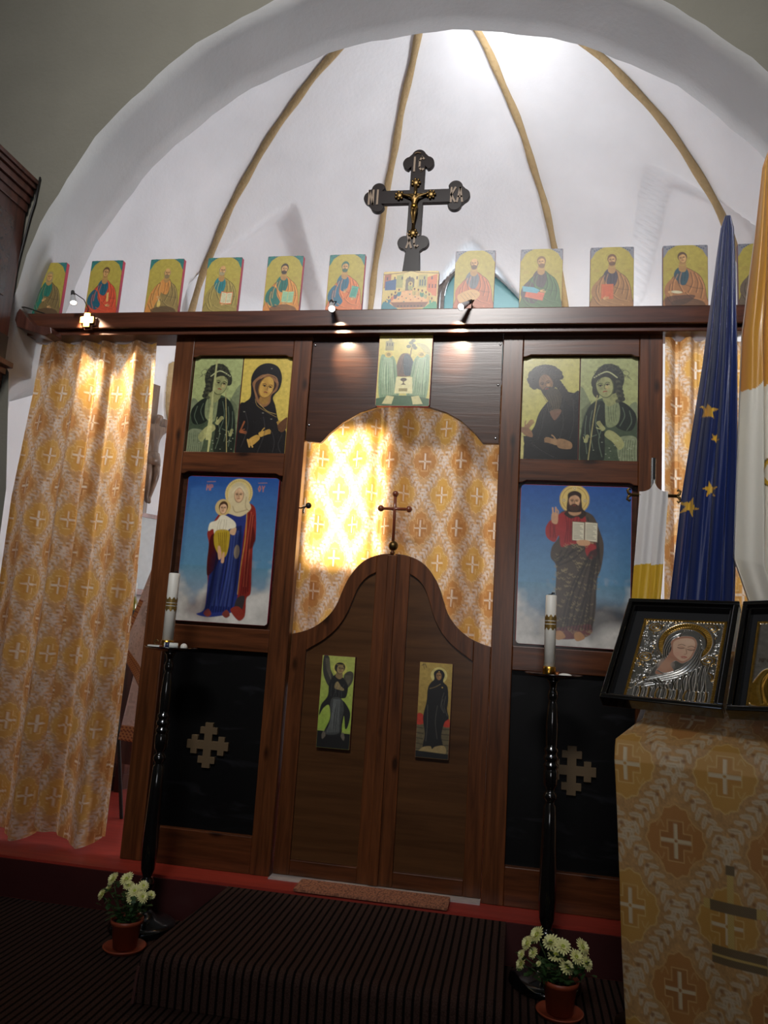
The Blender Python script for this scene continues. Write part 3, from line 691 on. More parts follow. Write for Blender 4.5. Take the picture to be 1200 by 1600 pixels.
# ================================================================== PICTURES
def face(p, cx, cy, r, skin=(196, 150, 92), turn=0.0, tilt=0.0, beard=None, blen=1.0, hair=None, hairtype='short', shade=(110, 74, 40), eyes=True):
    """head of radius r (half height) centred on cx, cy; turn in -1..1, tilt in radians"""
    ct, st = math.cos(tilt), math.sin(tilt)
    T = lambda x, y: (cx + (x * ct - y * st) * r, cy + (x * st + y * ct) * r)
    TT = lambda P: [T(x, y) for x, y in P]
    if hair is not None:
        if hairtype == 'long':
            p.poly(TT([(-.75, -.2), (-.7, -.9), (0, -1.22), (.7, -.9), (.75, -.2), (.85, .7), (.62, 1.15), (-.62, 1.15), (-.85, .7)]), hair)
        elif hairtype == 'curly':
            for k in range(16):
                a = PI * (1.0 + k / 15.0) ; p.ell(*T(.72 * math.cos(a), -.25 + .78 * math.sin(a)), .26 * r, .26 * r, hair)
            p.ell(*T(0, -.45), .74 * r, .72 * r, hair); p.poly(TT([(-.8, -.3), (-.5, .5), (-.7, .9), (-1.0, .4)]), hair)
        elif hairtype != 'bald':
            p.ell(*T(0, -.28), .80 * r, .92 * r, hair, rot=tilt)
        else:
            p.ell(*T(-.45, -.05), .32 * r, .5 * r, hair); p.ell(*T(.45, -.05), .32 * r, .5 * r, hair)
    p.ell(*T(0, 0), .66 * r, .96 * r, shade, rot=tilt)
    p.ell(*T(.05 * turn, -.02), .60 * r, .90 * r, skin, rot=tilt)
    p.ell(*T(.30 * turn - .18, .0), .22 * r, .70 * r, shade, .35, soft=.25 * r)
    if hair is not None and hairtype == 'bald': p.ell(*T(0, -.62), .5 * r, .38 * r, skin)
    elif hair is not None:
        p.poly(TT([(-.68, -.30), (-.55, -.85), (0, -1.08), (.55, -.85), (.68, -.30), (.42, -.58), (.05, -.72), (-.4, -.56)]), hair)
    if beard is not None:
        p.poly(TT([(-.60, .02), (-.46, .40), (-.2, .30), (0, .26), (.2, .30), (.46, .40), (.60, .02), (.56, .70), (.30, 1.02 + .35 * (blen - 1)), (0, 1.05 + .6 * (blen - 1)), (-.30, 1.02 + .35 * (blen - 1)), (-.56, .70)]), beard)
        p.line(TT([(-.26, .36), (0, .28), (.26, .36)]), .09 * r, beard)
    if eyes:
        tx = .16 * turn
        dk = (36, 22, 14)
        for e in (-1, 1):
            p.line(TT([(e * .28 + tx - .16, -.20), (e * .28 + tx, -.27), (e * .28 + tx + .16, -.20)]), .075 * r, shade)
            p.ell(*T(e * .26 + tx, -.07), .115 * r, .05 * r, tuple(min(255, int(v * 1.18 + 8)) for v in skin), .8)
            p.ell(*T(e * .26 + tx, -.07), .075 * r, .07 * r, dk)
            p.line(TT([(e * .26 + tx - .14, -.09), (e * .26 + tx, -.13), (e * .26 + tx + .14, -.08)]), .065 * r, dk)
        p.line(TT([(tx + .04, -.12), (tx * 1.4 + .03, .18), (tx + .10, .24)]), .07 * r, shade)
        p.line(TT([(tx - .13, .44), (tx, .41), (tx + .13, .44)]), .085 * r, (130, 56, 42))
        p.ell(*T(tx + .22, .14), .14 * r, .12 * r, (226, 178, 120), .35, soft=.12 * r)
def folds(p, P0, P1, n, w, col, a=0.5, jit=0.02, seed=1, soft=0.004):
    r = np.random.default_rng(seed)
    for k in range(n):
        t = (k + .5) / n
        p0 = [P0[0][i] * (1 - t) + P0[1][i] * t for i in (0, 1)]; p1 = [P1[0][i] * (1 - t) + P1[1][i] * t for i in (0, 1)]
        m = [(p0[i] + p1[i]) / 2 + r.normal() * jit for i in (0, 1)]
        p.line([p0, m, p1], w, col, a, soft)
def hand(p, x, y, s, ang, skin=(198, 152, 96), flip=1):
    c, sn = math.cos(ang), math.sin(ang); T = lambda u, v: (x + (u * c - flip * v * sn) * s, y + (u * sn + flip * v * c) * s)
    p.poly([T(-.35, -.28), (T(.35, -.26)), T(.4, .2), T(-.3, .28)], skin)
    for k in range(4): p.line([T(.3, -.2 + .14 * k), T(.75, -.24 + .15 * k), T(1.12 - .08 * abs(k - 1.3), -.2 + .15 * k)], .12 * s, skin)
    p.line([T(-.1, -.2), T(.25, -.5), T(.5, -.62)], .13 * s, skin)
    for k in range(3): p.line([T(.25, -.13 + .14 * k), T(.95, -.16 + .15 * k)], .025 * s, (110, 70, 40), .7)
def book(p, x, y, w, h, cover, page, lines_=(120, 100, 70), ang=0.0, openb=True):
    c, s = math.cos(ang), math.sin(ang); T = lambda u, v: (x + u * c - v * s, y + u * s + v * c)
    if openb:
        p.poly([T(-w, -h), T(0, -h * .86), T(w, -h), T(w, h), T(0, h * 1.1), T(-w, h)], cover, smooth=False)
        for e in (-1, 1):
            p.poly([T(e * w * .9, -h * .86), T(e * w * .04, -h * .74), T(e * w * .04, h * .94), T(e * w * .9, h * .84)], page, smooth=False)
            for k in range(6): v = -h * .6 + k * h * .24; p.line([T(e * w * .78, v), T(e * w * .16, v + h * .05)], h * .07, lines_, .75, smooth=False)
    else:
        p.poly([T(-w, -h), T(w, -h), T(w, h), T(-w, h)], cover, smooth=False); p.line([T(-w * .8, -h * .8), T(w * .8, -h * .8), T(w * .8, h * .8), T(-w * .8, h * .8), T(-w * .8, -h * .8)], h * .05, page, .7, smooth=False)

def apostle(i):
    """half-length figure on a gilt field; i = 1..12 along the beam (7 is the supper scene)"""
    S = dict
    spec = {
     1: S(hx=.50, hy=.44, turn=.1, tilt=0, hair=(150, 132, 88), ht='long', beard=None, tun=(24, 104, 86), man=(112, 92, 50), side='r', item='arms'),
     2: S(hx=.50, hy=.36, turn=.5, tilt=.18, hair=(88, 62, 34), ht='short', beard=None, tun=(12, 84, 104), man=(196, 70, 40), side='b', item='scroll'),
     3: S(hx=.55, hy=.42, turn=.3, tilt=.05, hair=(160, 140, 92), ht='bald', beard=(126, 108, 72), tun=(198, 132, 62), man=(134, 112, 62), side='r', item='vase'),
     4: S(hx=.46, hy=.38, turn=.6, tilt=.12, hair=(150, 140, 96), ht='bald', beard=(150, 140, 104), tun=(20, 116, 122), man=(146, 128, 62), side='b', item='book', cover=(206, 104, 60), page=(214, 206, 166)),
     5: S(hx=.50, hy=.38, turn=.3, tilt=.08, hair=(54, 42, 30), ht='short', beard=(54, 42, 30), tun=(14, 100, 88), man=(200, 128, 52), side='b', item='book', cover=(176, 142, 74), page=(150, 190, 150)),
     6: S(hx=.46, hy=.36, turn=.1, tilt=.03, hair=(36, 92, 76), ht='short', beard=(44, 84, 66), tun=(10, 92, 118), man=(202, 108, 56), side='b', item='bookc', cover=(58, 140, 122), page=(140, 190, 160)),
     8: S(hx=.48, hy=.36, turn=-.5, tilt=0, hair=(96, 66, 34), ht='bald', beard=(76, 50, 28), tun=(92, 98, 106), man=(172, 92, 54), side='b', item='scrollw'),
     9: S(hx=.50, hy=.36, turn=-.6, tilt=-.1, hair=(120, 88, 50), ht='short', beard=(112, 82, 48), tun=(66, 52, 58), man=(58, 92, 48), side='b', item='bookl', cover=(196, 92, 62), page=(84, 152, 168)),
     10: S(hx=.50, hy=.35, turn=-.3, tilt=-.05, hair=(108, 70, 38), ht='short', beard=(100, 64, 34), tun=(58, 46, 62), man=(152, 106, 58), side='b', item='bookc2', cover=(190, 86, 44), page=(190, 110, 60)),
     11: S(hx=.44, hy=.34, turn=-.4, tilt=-.2, hair=(84, 58, 34), ht='short', beard=None, tun=(32, 70, 84), man=(160, 106, 60), side='b', item='scrolll'),
     12: S(hx=.50, hy=.36, turn=-.3, tilt=0, hair=(70, 52, 36), ht='short', beard=(70, 52, 36), tun=(90, 70, 50), man=(98, 80, 62), side='b', item='arms')}[i]
    p = Pic(112, 1.58, (166, 149, 60)); A = 1.58
    corner = (30, 112, 106) if i < 7 else (122, 122, 132)
    # arched gilt field with patterned spandrels
    for e in (0, 1):
        X0 = e; sx = 1 - 2 * e
        pts = [(X0, 0), (X0 + sx * .42, 0), (X0 + sx * .24, .035), (X0 + sx * .11, .13), (X0 + sx * .04, .26), (X0, .32)]
        p.poly([(X0 - sx * .05, -.05), (X0 + sx * .42, -.02)] + pts[2:] + [(X0 - sx * .05, .34)], corner, smooth=False)
        for k in range(5): p.ell(X0 + sx * (.04 + .05 * k), .03 + .02 * ((k * 7) % 4), .018, .018, (40, 60, 84), .7)
    sp = spec; hx, hy, r = sp['hx'], sp['hy'], .135
    man, tun = sp['man'], sp['tun']; dk = tuple(int(v * .45) for v in man); lt = tuple(min(255, int(v * 1.35 + 16)) for v in man)
    body = [(.02, A + .1), (.04, 1.32), (.10, 1.06), (.20, .84), (.34, .70), (hx - .06, .60), (hx + .08, .58), (.70, .68), (.84, .80), (.93, 1.02), (.97, 1.3), (.98, A + .1)]
    p.poly(body, dk); p.poly([(x * .985 + .008, y + .012) for x, y in body], man)
    # tunic opening
    p.poly([(hx - .10, .58), (hx + .07, .60), (hx + .14, .78), (hx + .06, 1.02), (hx - .10, .98), (hx - .20, .76)], tun)
    if sp['side'] == 'b': p.poly([(.06, 1.02), (.20, .86), (.32, .92), (.36, 1.12), (.46, 1.30), (.34, 1.44), (.14, 1.36), (.03, 1.22)], tun if i in (1, 2, 5, 6, 9) else man)
    else: p.poly([(.04, 1.30), (.12, .98), (.30, .74), (.44, .78), (.40, 1.1), (.30, 1.3), (.20, A), (.03, A)], tun)
    td = tuple(int(v * .45) for v in tun)
    p.line([(hx - .04, .64), (hx - .02, .86), (hx - .04, 1.0)], .02, td, .7, .01); p.line([(hx + .06, .70), (hx + .04, .92)], .015, td, .7, .01)
    for k, (q0, q1, q2) in enumerate([((.30, .74), (.22, .96), (.20, 1.18)), ((.38, .70), (.34, .95), (.44, 1.20)), ((.70, .72), (.78, .96), (.74, 1.22)), ((.80, .84), (.88, 1.08), (.84, 1.36)), ((.62, .70), (.66, .96), (.56, 1.22)), ((.16, 1.0), (.14, 1.2), (.22, 1.40)), ((.50, 1.22), (.66, 1.36), (.88, 1.42)), ((.30, 1.36), (.5, 1.46), (.74, 1.5)), ((.08, 1.3), (.2, 1.48), (.4, 1.54))]):
        p.line([q0, q1, q2], .022, dk, .65, .008); p.line([(q0[0] + .03, q0[1] + .01), (q1[0] + .03, q1[1]), (q2[0] + .03, q2[1])], .018, lt, .45, .012)
    p.line([(.5, 1.02), (.7, 1.10), (.9, 1.12)], .02, dk, .5, .01)
    # neck and head
    p.poly([(hx - .06, hy + .08), (hx + .06, hy + .08), (hx + .08, .64), (hx, .70), (hx - .09, .63)], (164, 122, 68))
    p.ell(hx, hy - .02, .185, .205, (186, 170, 74), .7, ring=.008); 
    face(p, hx, hy, r, turn=sp['turn'], tilt=sp['tilt'], beard=sp['beard'], hair=sp['hair'], hairtype=sp['ht'], blen=1.2 if i in (3, 8, 9) else 1.0)
    it = sp['item']; sk = (196, 146, 88)
    if it == 'book': book(p, .66, 1.15, .17, .17, sp['cover'], sp['page'], (60, 96, 80), .06); hand(p, .56, 1.34, .09, -.2)
    elif it == 'bookc': book(p, .76, 1.05, .10, .16, sp['cover'], sp['page'], ang=.2, openb=False); hand(p, .50, 1.04, .09, -.9); hand(p, .72, 1.24, .08, -.3)
    elif it == 'bookc2': book(p, .40, 1.16, .14, .19, sp['cover'], sp['page'], openb=False); hand(p, .34, 1.34, .09, -.3)
    elif it == 'bookl': book(p, .36, 1.22, .22, .10, sp['cover'], (216, 130, 90), ang=.25, openb=False); p.poly([(.06, .98), (.34, 1.02), (.48, 1.10), (.42, 1.18), (.08, 1.12)], sp['page'], smooth=False); hand(p, .52, 1.12, .09, .3)
    elif it == 'scroll': p.poly([(.62, .96), (.68, .94), (.70, 1.20), (.64, 1.22)], (206, 168, 96), smooth=False); hand(p, .66, 1.32, .09, .1)
    elif it == 'scrollw':
        p.poly([(.10, 1.20), (.44, 1.05), (.66, 1.16), (.52, 1.34), (.2, 1.40)], (196, 152, 92)); hand(p, .50, 1.16, .10, .2)
        for k in range(4): p.line([(.18 + .08 * k, 1.2 - .03 * k), (.30 + .08 * k, 1.34 - .03 * k)], .010, (96, 60, 34), .8)
    elif it == 'scrolll': p.ell(.30, 1.20, .13, .035, (206, 196, 160), rot=.1); hand(p, .14, 1.20, .08, .8); p.line([(.16, 1.24), (.22, 1.44), (.26, 1.5)], .03, sk, .9); p.poly([(.06, 1.34), (.4, 1.28), (.72, 1.30), (.5, 1.5), (.1, 1.6)], (66, 34, 24), .8)
    elif it == 'vase': p.ell(.40, 1.30, .05, .11, (206, 176, 92)); p.line([(.39, 1.12), (.39, 1.22)], .03, (206, 190, 140)); hand(p, .34, 1.10, .08, .6)
    else: hand(p, .40, 1.14, .09, -.6); hand(p, .60, 1.34, .09, .3)
    if i in (1, 3, 5, 11): p.poly([(.2, 1.44), (.6, 1.36), (.9, 1.46), (.88, 1.6), (.3, 1.6)], (70, 44, 26), .75)
    # faint red inscriptions
    for (tx, ty) in ((.78, .62),) if i < 7 else ((.08, .60), (.80, .60)):
        for k in range(2): p.line([(tx, ty + .04 * k), (tx + .05, ty - .006 + .04 * k), (tx + .12, ty + .04 * k)], .014, (150, 110, 54), .55, smooth=False)
    p.mottle(18, .05, i)
    return p

def supper():
    p = Pic(170, .70, (196, 172, 104)); A = .70
    p.grad(0, .3, (206, 178, 108), (188, 160, 92))
    # buildings
    p.poly([(.02, .06), (.14, .04), (.14, .3), (.02, .3)], (150, 84, 66), smooth=False); p.poly([(.04, .18), (.24, .14), (.24, .34), (.04, .34)], (22, 74, 120), smooth=False)
    p.poly([(.24, .08), (.38, .05), (.38, .3), (.24, .3)], (150, 148, 92), smooth=False); p.poly([(.36, .07), (.5, .01), (.62, .07), (.62, .32), (.36, .32)], (196, 178, 116), smooth=False)
    p.poly([(.41, .16), (.44, .12), (.54, .12), (.57, .16), (.57, .36), (.41, .36)], (96, 86, 74), smooth=False)
    p.poly([(.64, .08), (.80, .06), (.80, .3), (.64, .3)], (166, 156, 98), smooth=False); p.poly([(.80, .12), (.98, .05), (.98, .46), (.80, .42)], (196, 104, 60), smooth=False)
    for k in range(7): p.poly([(.06 + .135 * k, .10), (.085 + .135 * k, .10), (.085 + .135 * k, .155), (.06 + .135 * k, .155)], (54, 48, 66), smooth=False)
    for k in range(3): p.poly([(.83 + .055 * k, .24), (.855 + .055 * k, .24), (.855 + .055 * k, .31), (.83 + .055 * k, .31)], (92, 30, 30), smooth=False)
    for k in range(3): p.poly([(.66 + .045 * k, .16), (.685 + .045 * k, .16), (.685 + .045 * k, .27), (.66 + .045 * k, .27)], (60, 78, 90), smooth=False)
    p.line([(.0, .05), (.36, .03), (.5, .0), (.64, .03), (1, .04)], .014, (104, 84, 54))
    # table
    p.ell(.50, .52, .37, .17, (196, 138, 92)); p.ell(.50, .50, .34, .14, (214, 162, 110)); p.poly([(.16, .56), (.84, .56), (.78, .66), (.24, .66)], (118, 70, 44), smooth=False)
    for k in range(8): p.ell(.30 + .06 * k, .63, .018, .012, (40, 30, 24))
    for k, (x, y) in enumerate(((.30, .5), (.36, .46), (.44, .49), (.52, .52), (.6, .47), (.66, .5), (.5, .42), (.72, .54), (.4, .55))): p.ell(x, y, .014, .010, ((60, 110, 96), (150, 60, 40))[k % 2])
    R = [(.50, .235, (150, 150, 96)), (.30, .34, (30, 110, 120)), (.235, .385, (70, 60, 90)), (.17, .42, (196, 104, 60)), (.12, .47, (24, 96, 120)), (.07, .55, (20, 110, 120)),
         (.58, .33, (170, 150, 90)), (.65, .345, (196, 160, 100)), (.72, .36, (60, 120, 90)), (.79, .39, (150, 150, 100)), (.85, .43, (196, 150, 80)), (.90, .50, (30, 130, 100)), (.93, .57, (40, 130, 90))]
    for x, y, c in R:
        p.ell(x, y + .055, .042, .062, c); p.line([(x, y + .03), (x + .01, y + .1)], .008, tuple(int(v * .5) for v in c), .7)
        p.ell(x, y, .040, .040, (216, 190, 112)); p.ell(x, y, .036, .036, (150, 124, 60), ring=.005); p.ell(x, y + .003, .018, .023, (126, 80, 44)); p.ell(x, y - .010, .018, .014, (84, 56, 34))
    p.poly([(.02, .56), (.1, .56), (.2, .62), (.3, .70), (.02, .70)], (16, 108, 122)); p.poly([(.98, .56), (.88, .58), (.8, .64), (.74, .70), (.98, .70)], (40, 138, 96))
    p.mottle(30, .05, 7)
    return p

def gold_altar():
    """generic gilt altar scene: chalice on a pale table between pale green draperies"""
    p = Pic(150, 1.42, (226, 206, 112)); A = 1.42
    p.grad(0, A, (216, 196, 92), (206, 196, 116))
    for k in range(7): p.line([(.34 + .05 * k, .045), (.36 + .05 * k, .075)], .010, (130, 84, 54), .7, smooth=False)
    p.poly([(.12, .34), (.12, .16), (.18, .14), (.18, .10), (.24, .10), (.24, .16), (.28, .18), (.28, .34)], (150, 140, 92), smooth=False)
    for k in range(3): p.poly([(.145 + .045 * k, .19), (.165 + .045 * k, .19), (.165 + .045 * k, .25), (.145 + .045 * k, .25)], (62, 62, 50), smooth=False)
    p.line([(.60, .52), (.61, .34), (.64, .22)], .022, (110, 88, 48))
    for dx, dy in ((0, 0), (.05, .05), (-.04, .07), (.04, -.04), (.08, .1)): p.ell(.60 + dx, .19 + dy, .042, .034, (84, 88, 48))
    p.poly([(.70, .20), (.86, .22), (.97, .34), (.98, .52), (.90, .44), (.80, .30)], (176, 166, 100)); 
    # dark draped lectern in the middle
    p.poly([(.40, .46), (.46, .40), (.56, .40), (.62, .47), (.68, .62), (.70, .82), (.36, .84), (.35, .64)], (104, 74, 52)); p.poly([(.50, .42), (.60, .46), (.70, .66), (.68, .80), (.52, .82), (.48, .6)], (44, 66, 72))
    folds(p, ((.44, .5), (.62, .5)), ((.40, .8), (.66, .8)), 7, .012, (30, 34, 36), .7, .008, 3)
    # pale green hangings left and right
    for e in (0, 1):
        q = (lambda x: x) if e == 0 else (lambda x: 1 - x)
        p.poly([(q(.04), .48), (q(.12), .42), (q(.26), .44), (q(.34), .58), (q(.38), .86), (q(.44), 1.10), (q(.38), 1.30), (q(.10), 1.32), (q(.03), 1.0)], (132, 158, 118))
        p.poly([(q(.08), .52), (q(.18), .46), (q(.26), .54), (q(.28), .8), (q(.18), 1.0), (q(.07), .9)], (156, 184, 142))
        folds(p, ((q(.08), .5), (q(.30), .52)), ((q(.08), 1.28), (q(.42), 1.22)), 10, .012, (72, 104, 74), .75, .014, 5 + e); folds(p, ((q(.10), .5), (q(.28), .52)), ((q(.1), 1.2), (q(.38), 1.2)), 8, .010, (206, 216, 176), .6, .014, 8 + e)
        p.ell(q(.19), .42, .075, .06, (206, 176, 84)); p.ell(q(.19), .42, .04, .035, (150, 130, 62))
    p.poly([(.36, .86), (.66, .86), (.68, 1.18), (.34, 1.18)], (226, 216, 160), smooth=False); p.poly([(.42, 1.08), (.58, 1.08), (.58, 1.14), (.42, 1.14)], (150, 136, 80), smooth=False)
    p.ell(.50, .91, .06, .035, (70, 54, 36)); p.poly([(.485, .92), (.515, .92), (.51, .98), (.55, 1.01), (.45, 1.01), (.49, .98)], (84, 64, 40), smooth=False)
    p.poly([(.0, 1.28), (.3, 1.22), (.7, 1.22), (1, 1.28), (1, 1.42), (0, 1.42)], (66, 98, 62), smooth=False)
    for e in (-1, 1): p.poly([(.5 + e * .16, 1.24), (.5 + e * .30, 1.22), (.5 + e * .38, 1.38), (.5 + e * .2, 1.39)], (206, 196, 140), smooth=False)
    p.mottle(26, .05, 11)
    return p

def winged_bust(mirror, tone, stripe):
    """sepia-green half-length winged figure with staff"""
    p = Pic(150, 1.92, tone); A = 1.92; dk = (30, 36, 28); md = (66, 78, 58); sk = (156, 156, 104); lt = (170, 178, 132)
    q = (lambda x: x) if not mirror else (lambda x: 1 - x)
    P = lambda L: [(q(x), y) for x, y in L]
    # wings
    p.poly(P([(.02, 1.5), (.0, .9), (.10, .86), (.22, 1.06), (.3, 1.4)]), (120, 128, 96)); p.poly(P([(.72, 1.24), (.84, .80), (1.02, .58), (1.03, 1.5), (.9, 1.44)]), (118, 126, 92))
    for k in range(9): p.line(P([(.80 + .02 * k, .82 + .02 * k), (.86 + .012 * k, 1.08 + .03 * k), (.90 + .01 * k, 1.34)]), .010, dk, .55)
    # body
    p.poly(P([(.02, 1.95), (.0, 1.2), (.14, .92), (.32, .84), (.44, .76), (.60, .76), (.78, .86), (.90, 1.04), (.97, 1.4), (.96, 1.95)]), md)
    p.poly(P([(.02, 1.1), (.16, .90), (.34, .82), (.40, 1.0), (.36, 1.3), (.10, 1.36)]), dk); p.poly(P([(.62, .82), (.84, .94), (.96, 1.4), (.95, 1.95), (.58, 1.95), (.56, 1.3), (.50, 1.0)]), dk)
    p.poly(P([(.36, .80), (.54, .78), (.56, 1.0), (.52, 1.30), (.34, 1.24), (.30, 1.0)]), (126, 134, 96))
    p.poly(P([(.0, 1.52), (.20, 1.46), (.34, 1.56), (.28, 1.95), (0, 1.95)]), (128, 136, 104))
    for k in range(7): p.line(P([(.03 + .04 * k, 1.54), (.05 + .04 * k, 1.74), (.03 + .045 * k, 1.94)]), .010, md, .8)
    for a in (((.66, .9), (.72, 1.2), (.64, 1.5)), ((.78, 1.0), (.82, 1.3), (.76, 1.7)), ((.88, 1.1), (.9, 1.4), (.86, 1.8)), ((.60, 1.3), (.66, 1.55), (.60, 1.85)), ((.14, 1.0), (.10, 1.2), (.18, 1.36)), ((.26, .94), (.22, 1.1), (.3, 1.28)), ((.7, 1.45), (.84, 1.5), (.92, 1.45))):
        p.line(P(a), .012, (118, 134, 110), .6, .006)
    for k in range(4): p.line(P([(.36 + .05 * k, .86), (.38 + .04 * k, 1.02), (.36 + .04 * k, 1.2)]), .010, md, .7)
    # arm and hands
    p.poly(P([(.22, 1.60), (.36, 1.42), (.50, 1.36), (.56, 1.46), (.42, 1.58), (.30, 1.72)]), sk); hand(p, q(.60), 1.32, .13, -.9 if not mirror else -2.2, sk); hand(p, q(.88), 1.56, .10, -1.3, sk)
    # neck and head
    hx, hy = .50, .44
    p.poly(P([(.40, .60), (.60, .62), (.60, .80), (.50, .92), (.36, .82)]), (138, 140, 92)); 
    p.ell(q(.50), .41, .265, .29, (44, 46, 34))
    face(p, q(hx + .07), hy + .10, .235, skin=sk, shade=(84, 88, 54), turn=.4 * (-1 if mirror else 1), tilt=.18 * (-1 if mirror else 1), hair=(46, 46, 34), hairtype='curly')
    for k in range(5): p.ell(q(.33 - .015 * k), .50 + .07 * k, .055, .05, (50, 50, 38))
    p.line(P([(.36, .38), (.54, .27), (.76, .38)]), .022, (176, 178, 132)); p.line(P([(.32, .30), (.22, .24), (.15, .30), (.18, .36), (.11, .42)]), .010, (96, 100, 74)); p.line(P([(.30, .34), (.2, .34), (.14, .38)]), .008, (96, 100, 74))
    for k in range(26):
        a = PI * (.95 + 1.15 * k / 25); rr = .19 + .030 * (k % 3); x, y = .50 + rr * math.cos(a), .38 + rr * .95 * math.sin(a)
        p.ell(q(x), y, .030, .024, (72, 72, 52) if k % 2 else (34, 34, 26), .8, ring=.012)
    for k in range(9): p.ell(q(.345 - .012 * (k % 4)), .46 + .045 * k, .040, .034, (40, 40, 30) if k % 2 else (70, 70, 50), .9)
    p.line(P([(.70, .72), (.76, 1.2), (.84, 1.95)]), .018, (156, 146, 96))
    if stripe:      # a strip where the surface is lost
        p.poly([(.44, 0), (.475, 0), (.47, .4), (.455, .8), (.48, 1.2), (.50, 1.6), (.47, 1.92), (.44, 1.92), (.44, 1.68), (.38, 1.68), (.40, 1.3), (.42, .8)], (176, 176, 120), .9, smooth=False)
    r = np.random.default_rng(4)
    for k in range(16): x, y = r.uniform(.1, .95), r.uniform(1.5, 1.88); p.ell(x, y, .012, .006, (170, 176, 150), .8)
    p.mottle(22, .09, 21 + stripe)
    return p
def veiled_bust():
    p = Pic(150, 1.92, (206, 180, 84)); dk = (26, 22, 22); sk = (196, 152, 72)
    p.poly([(-.02, 1.95), (-.02, 1.02), (.10, .90), (.20, .78), (.18, .4), (.30, .18), (.50, .11), (.70, .18), (.80, .38), (.78, .62), (.66, .80), (.72, .98), (.80, 1.25), (.90, 1.40), (.98, 1.5), (1.0, 1.95)], dk)
    p.poly([(.24, .62), (.22, .5), (.34, .38), (.46, .34), (.64, .40), (.74, .50), (.72, .66), (.62, .76), (.60, .92), (.48, 1.00), (.34, .90), (.28, .74)], (138, 96, 62)); p.poly([(.27, .6), (.30, .48), (.46, .40), (.66, .48), (.70, .60), (.58, .78), (.56, .90), (.46, .94), (.38, .86), (.32, .74)], (60, 40, 30))
    p.poly([(.42, .78), (.58, .76), (.56, .92), (.46, .95), (.38, .86)], (150, 110, 52)); face(p, .50, .60, .235, skin=sk, shade=(124, 86, 40), turn=.5, tilt=.22)
    p.line([(.38, .42), (.50, .34), (.68, .40), (.72, .5)], .018, (160, 116, 76)); p.line([(.40, .94), (.56, 1.08), (.74, 1.14)], .008, (190, 160, 90)); p.line([(.3, .84), (.36, .98), (.6, 1.12), (.76, 1.2)], .008, (170, 140, 80), .8)
    for x, y in ((.58, .22), (.48, 1.12), (.66, 1.24), (.1, 1.1)): p.ell(x, y, .018, .009, (150, 146, 130), .7)
    p.line([(.05, 1.5), (.12, 1.3)], .03, (150, 84, 50)); hand(p, .08, 1.50, .10, .2, (150, 84, 50))
    p.poly([(.24, 1.66), (.40, 1.56), (.46, 1.64), (.3, 1.78)], sk); hand(p, .50, 1.54, .16, -.35, sk); hand(p, .86, 1.42, .14, -1.9, sk, -1); p.poly([(.80, 1.36), (.98, 1.2), (.99, 1.4), (.88, 1.5)], (96, 60, 34))
    for k in range(2): p.line([(.22 + .06 * k, 1.66), (.27 + .06 * k, 1.80)], .03, (206, 160, 84))
    for a in (((.12, 1.1), (.2, 1.4), (.1, 1.8)), ((.5, 1.2), (.55, 1.5), (.44, 1.9)), ((.7, 1.5), (.76, 1.7), (.74, 1.9)), ((.9, 1.55), (.84, 1.75), (.9, 1.9))): p.line(a, .010, (64, 60, 60), .8, .004)
    p.line([(.985, 0), (.985, 1.92)], .012, (150, 120, 60)); p.mottle(22, .07, 31)
    return p
def bearded_bust():
    p = Pic(150, 1.88, (178, 170, 92)); dk = (20, 18, 17); hr = (34, 28, 24)
    p.poly([(-.02, 1.42), (.08, 1.46), (.22, 1.30), (.30, 1.05), (.42, .86), (.56, .72), (.72, .64), (.9, .66), (1.02, .72), (1.02, 1.9), (.03, 1.9), (.06, 1.6)], dk)
    for k in range(22):
        a = PI * (.75 + 1.2 * k / 21); p.ell(.40 + .27 * math.cos(a), .40 + .22 * math.sin(a), .055 + .012 * math.sin(k * 2.1), .05, hr)
    p.ell(.40, .40, .26, .22, hr); 
    for k in range(8): p.ell(.62 + .035 * k, .48 + .05 * k, .075, .06, hr)
    face(p, .42, .50, .20, skin=(124, 90, 58), shade=(62, 44, 32), turn=-.5, tilt=-.28, beard=(40, 34, 28), blen=1.9)
    p.poly([(.44, .60), (.60, .58), (.70, .74), (.66, .98), (.58, 1.04), (.50, .86), (.42, .76)], (56, 48, 34)); p.poly([(.50, 1.0), (.64, .96), (.70, 1.0), (.60, 1.16), (.54, 1.12)], (110, 78, 60))
    for k in range(6): p.line([(.36 + .05 * k, .70), (.44 + .04 * k, .84), (.48 + .035 * k, 1.0)], .012, (84, 72, 52), .7)
    for k in range(8): p.line([(.26 + .04 * k, .26 + .01 * k), (.30 + .05 * k, .34), (.36 + .05 * k, .42)], .008, (70, 58, 46), .6)
    hand(p, .10, 1.30, .15, -.9, (140, 104, 70)); p.poly([(.0, 1.3), (.16, 1.34), (.20, 1.48), (.02, 1.42)], (128, 92, 62)); hand(p, .60, 1.56, .17, -2.9, (150, 116, 80), -1); p.poly([(.66, 1.5), (.88, 1.56), (.88, 1.68), (.66, 1.66)], (142, 108, 74))
    for a in (((.4, 1.0), (.36, 1.3), (.3, 1.5)), ((.7, .9), (.74, 1.2), (.68, 1.5)), ((.9, .8), (.92, 1.2), (.86, 1.5)), ((.2, 1.6), (.4, 1.74), (.6, 1.84))): p.line(a, .012, (50, 48, 46), .8, .006)
    p.poly([(0, 1.46), (.04, 1.44), (.05, 1.86), (0, 1.88)], (186, 176, 110)); p.mottle(22, .07, 41)
    return p

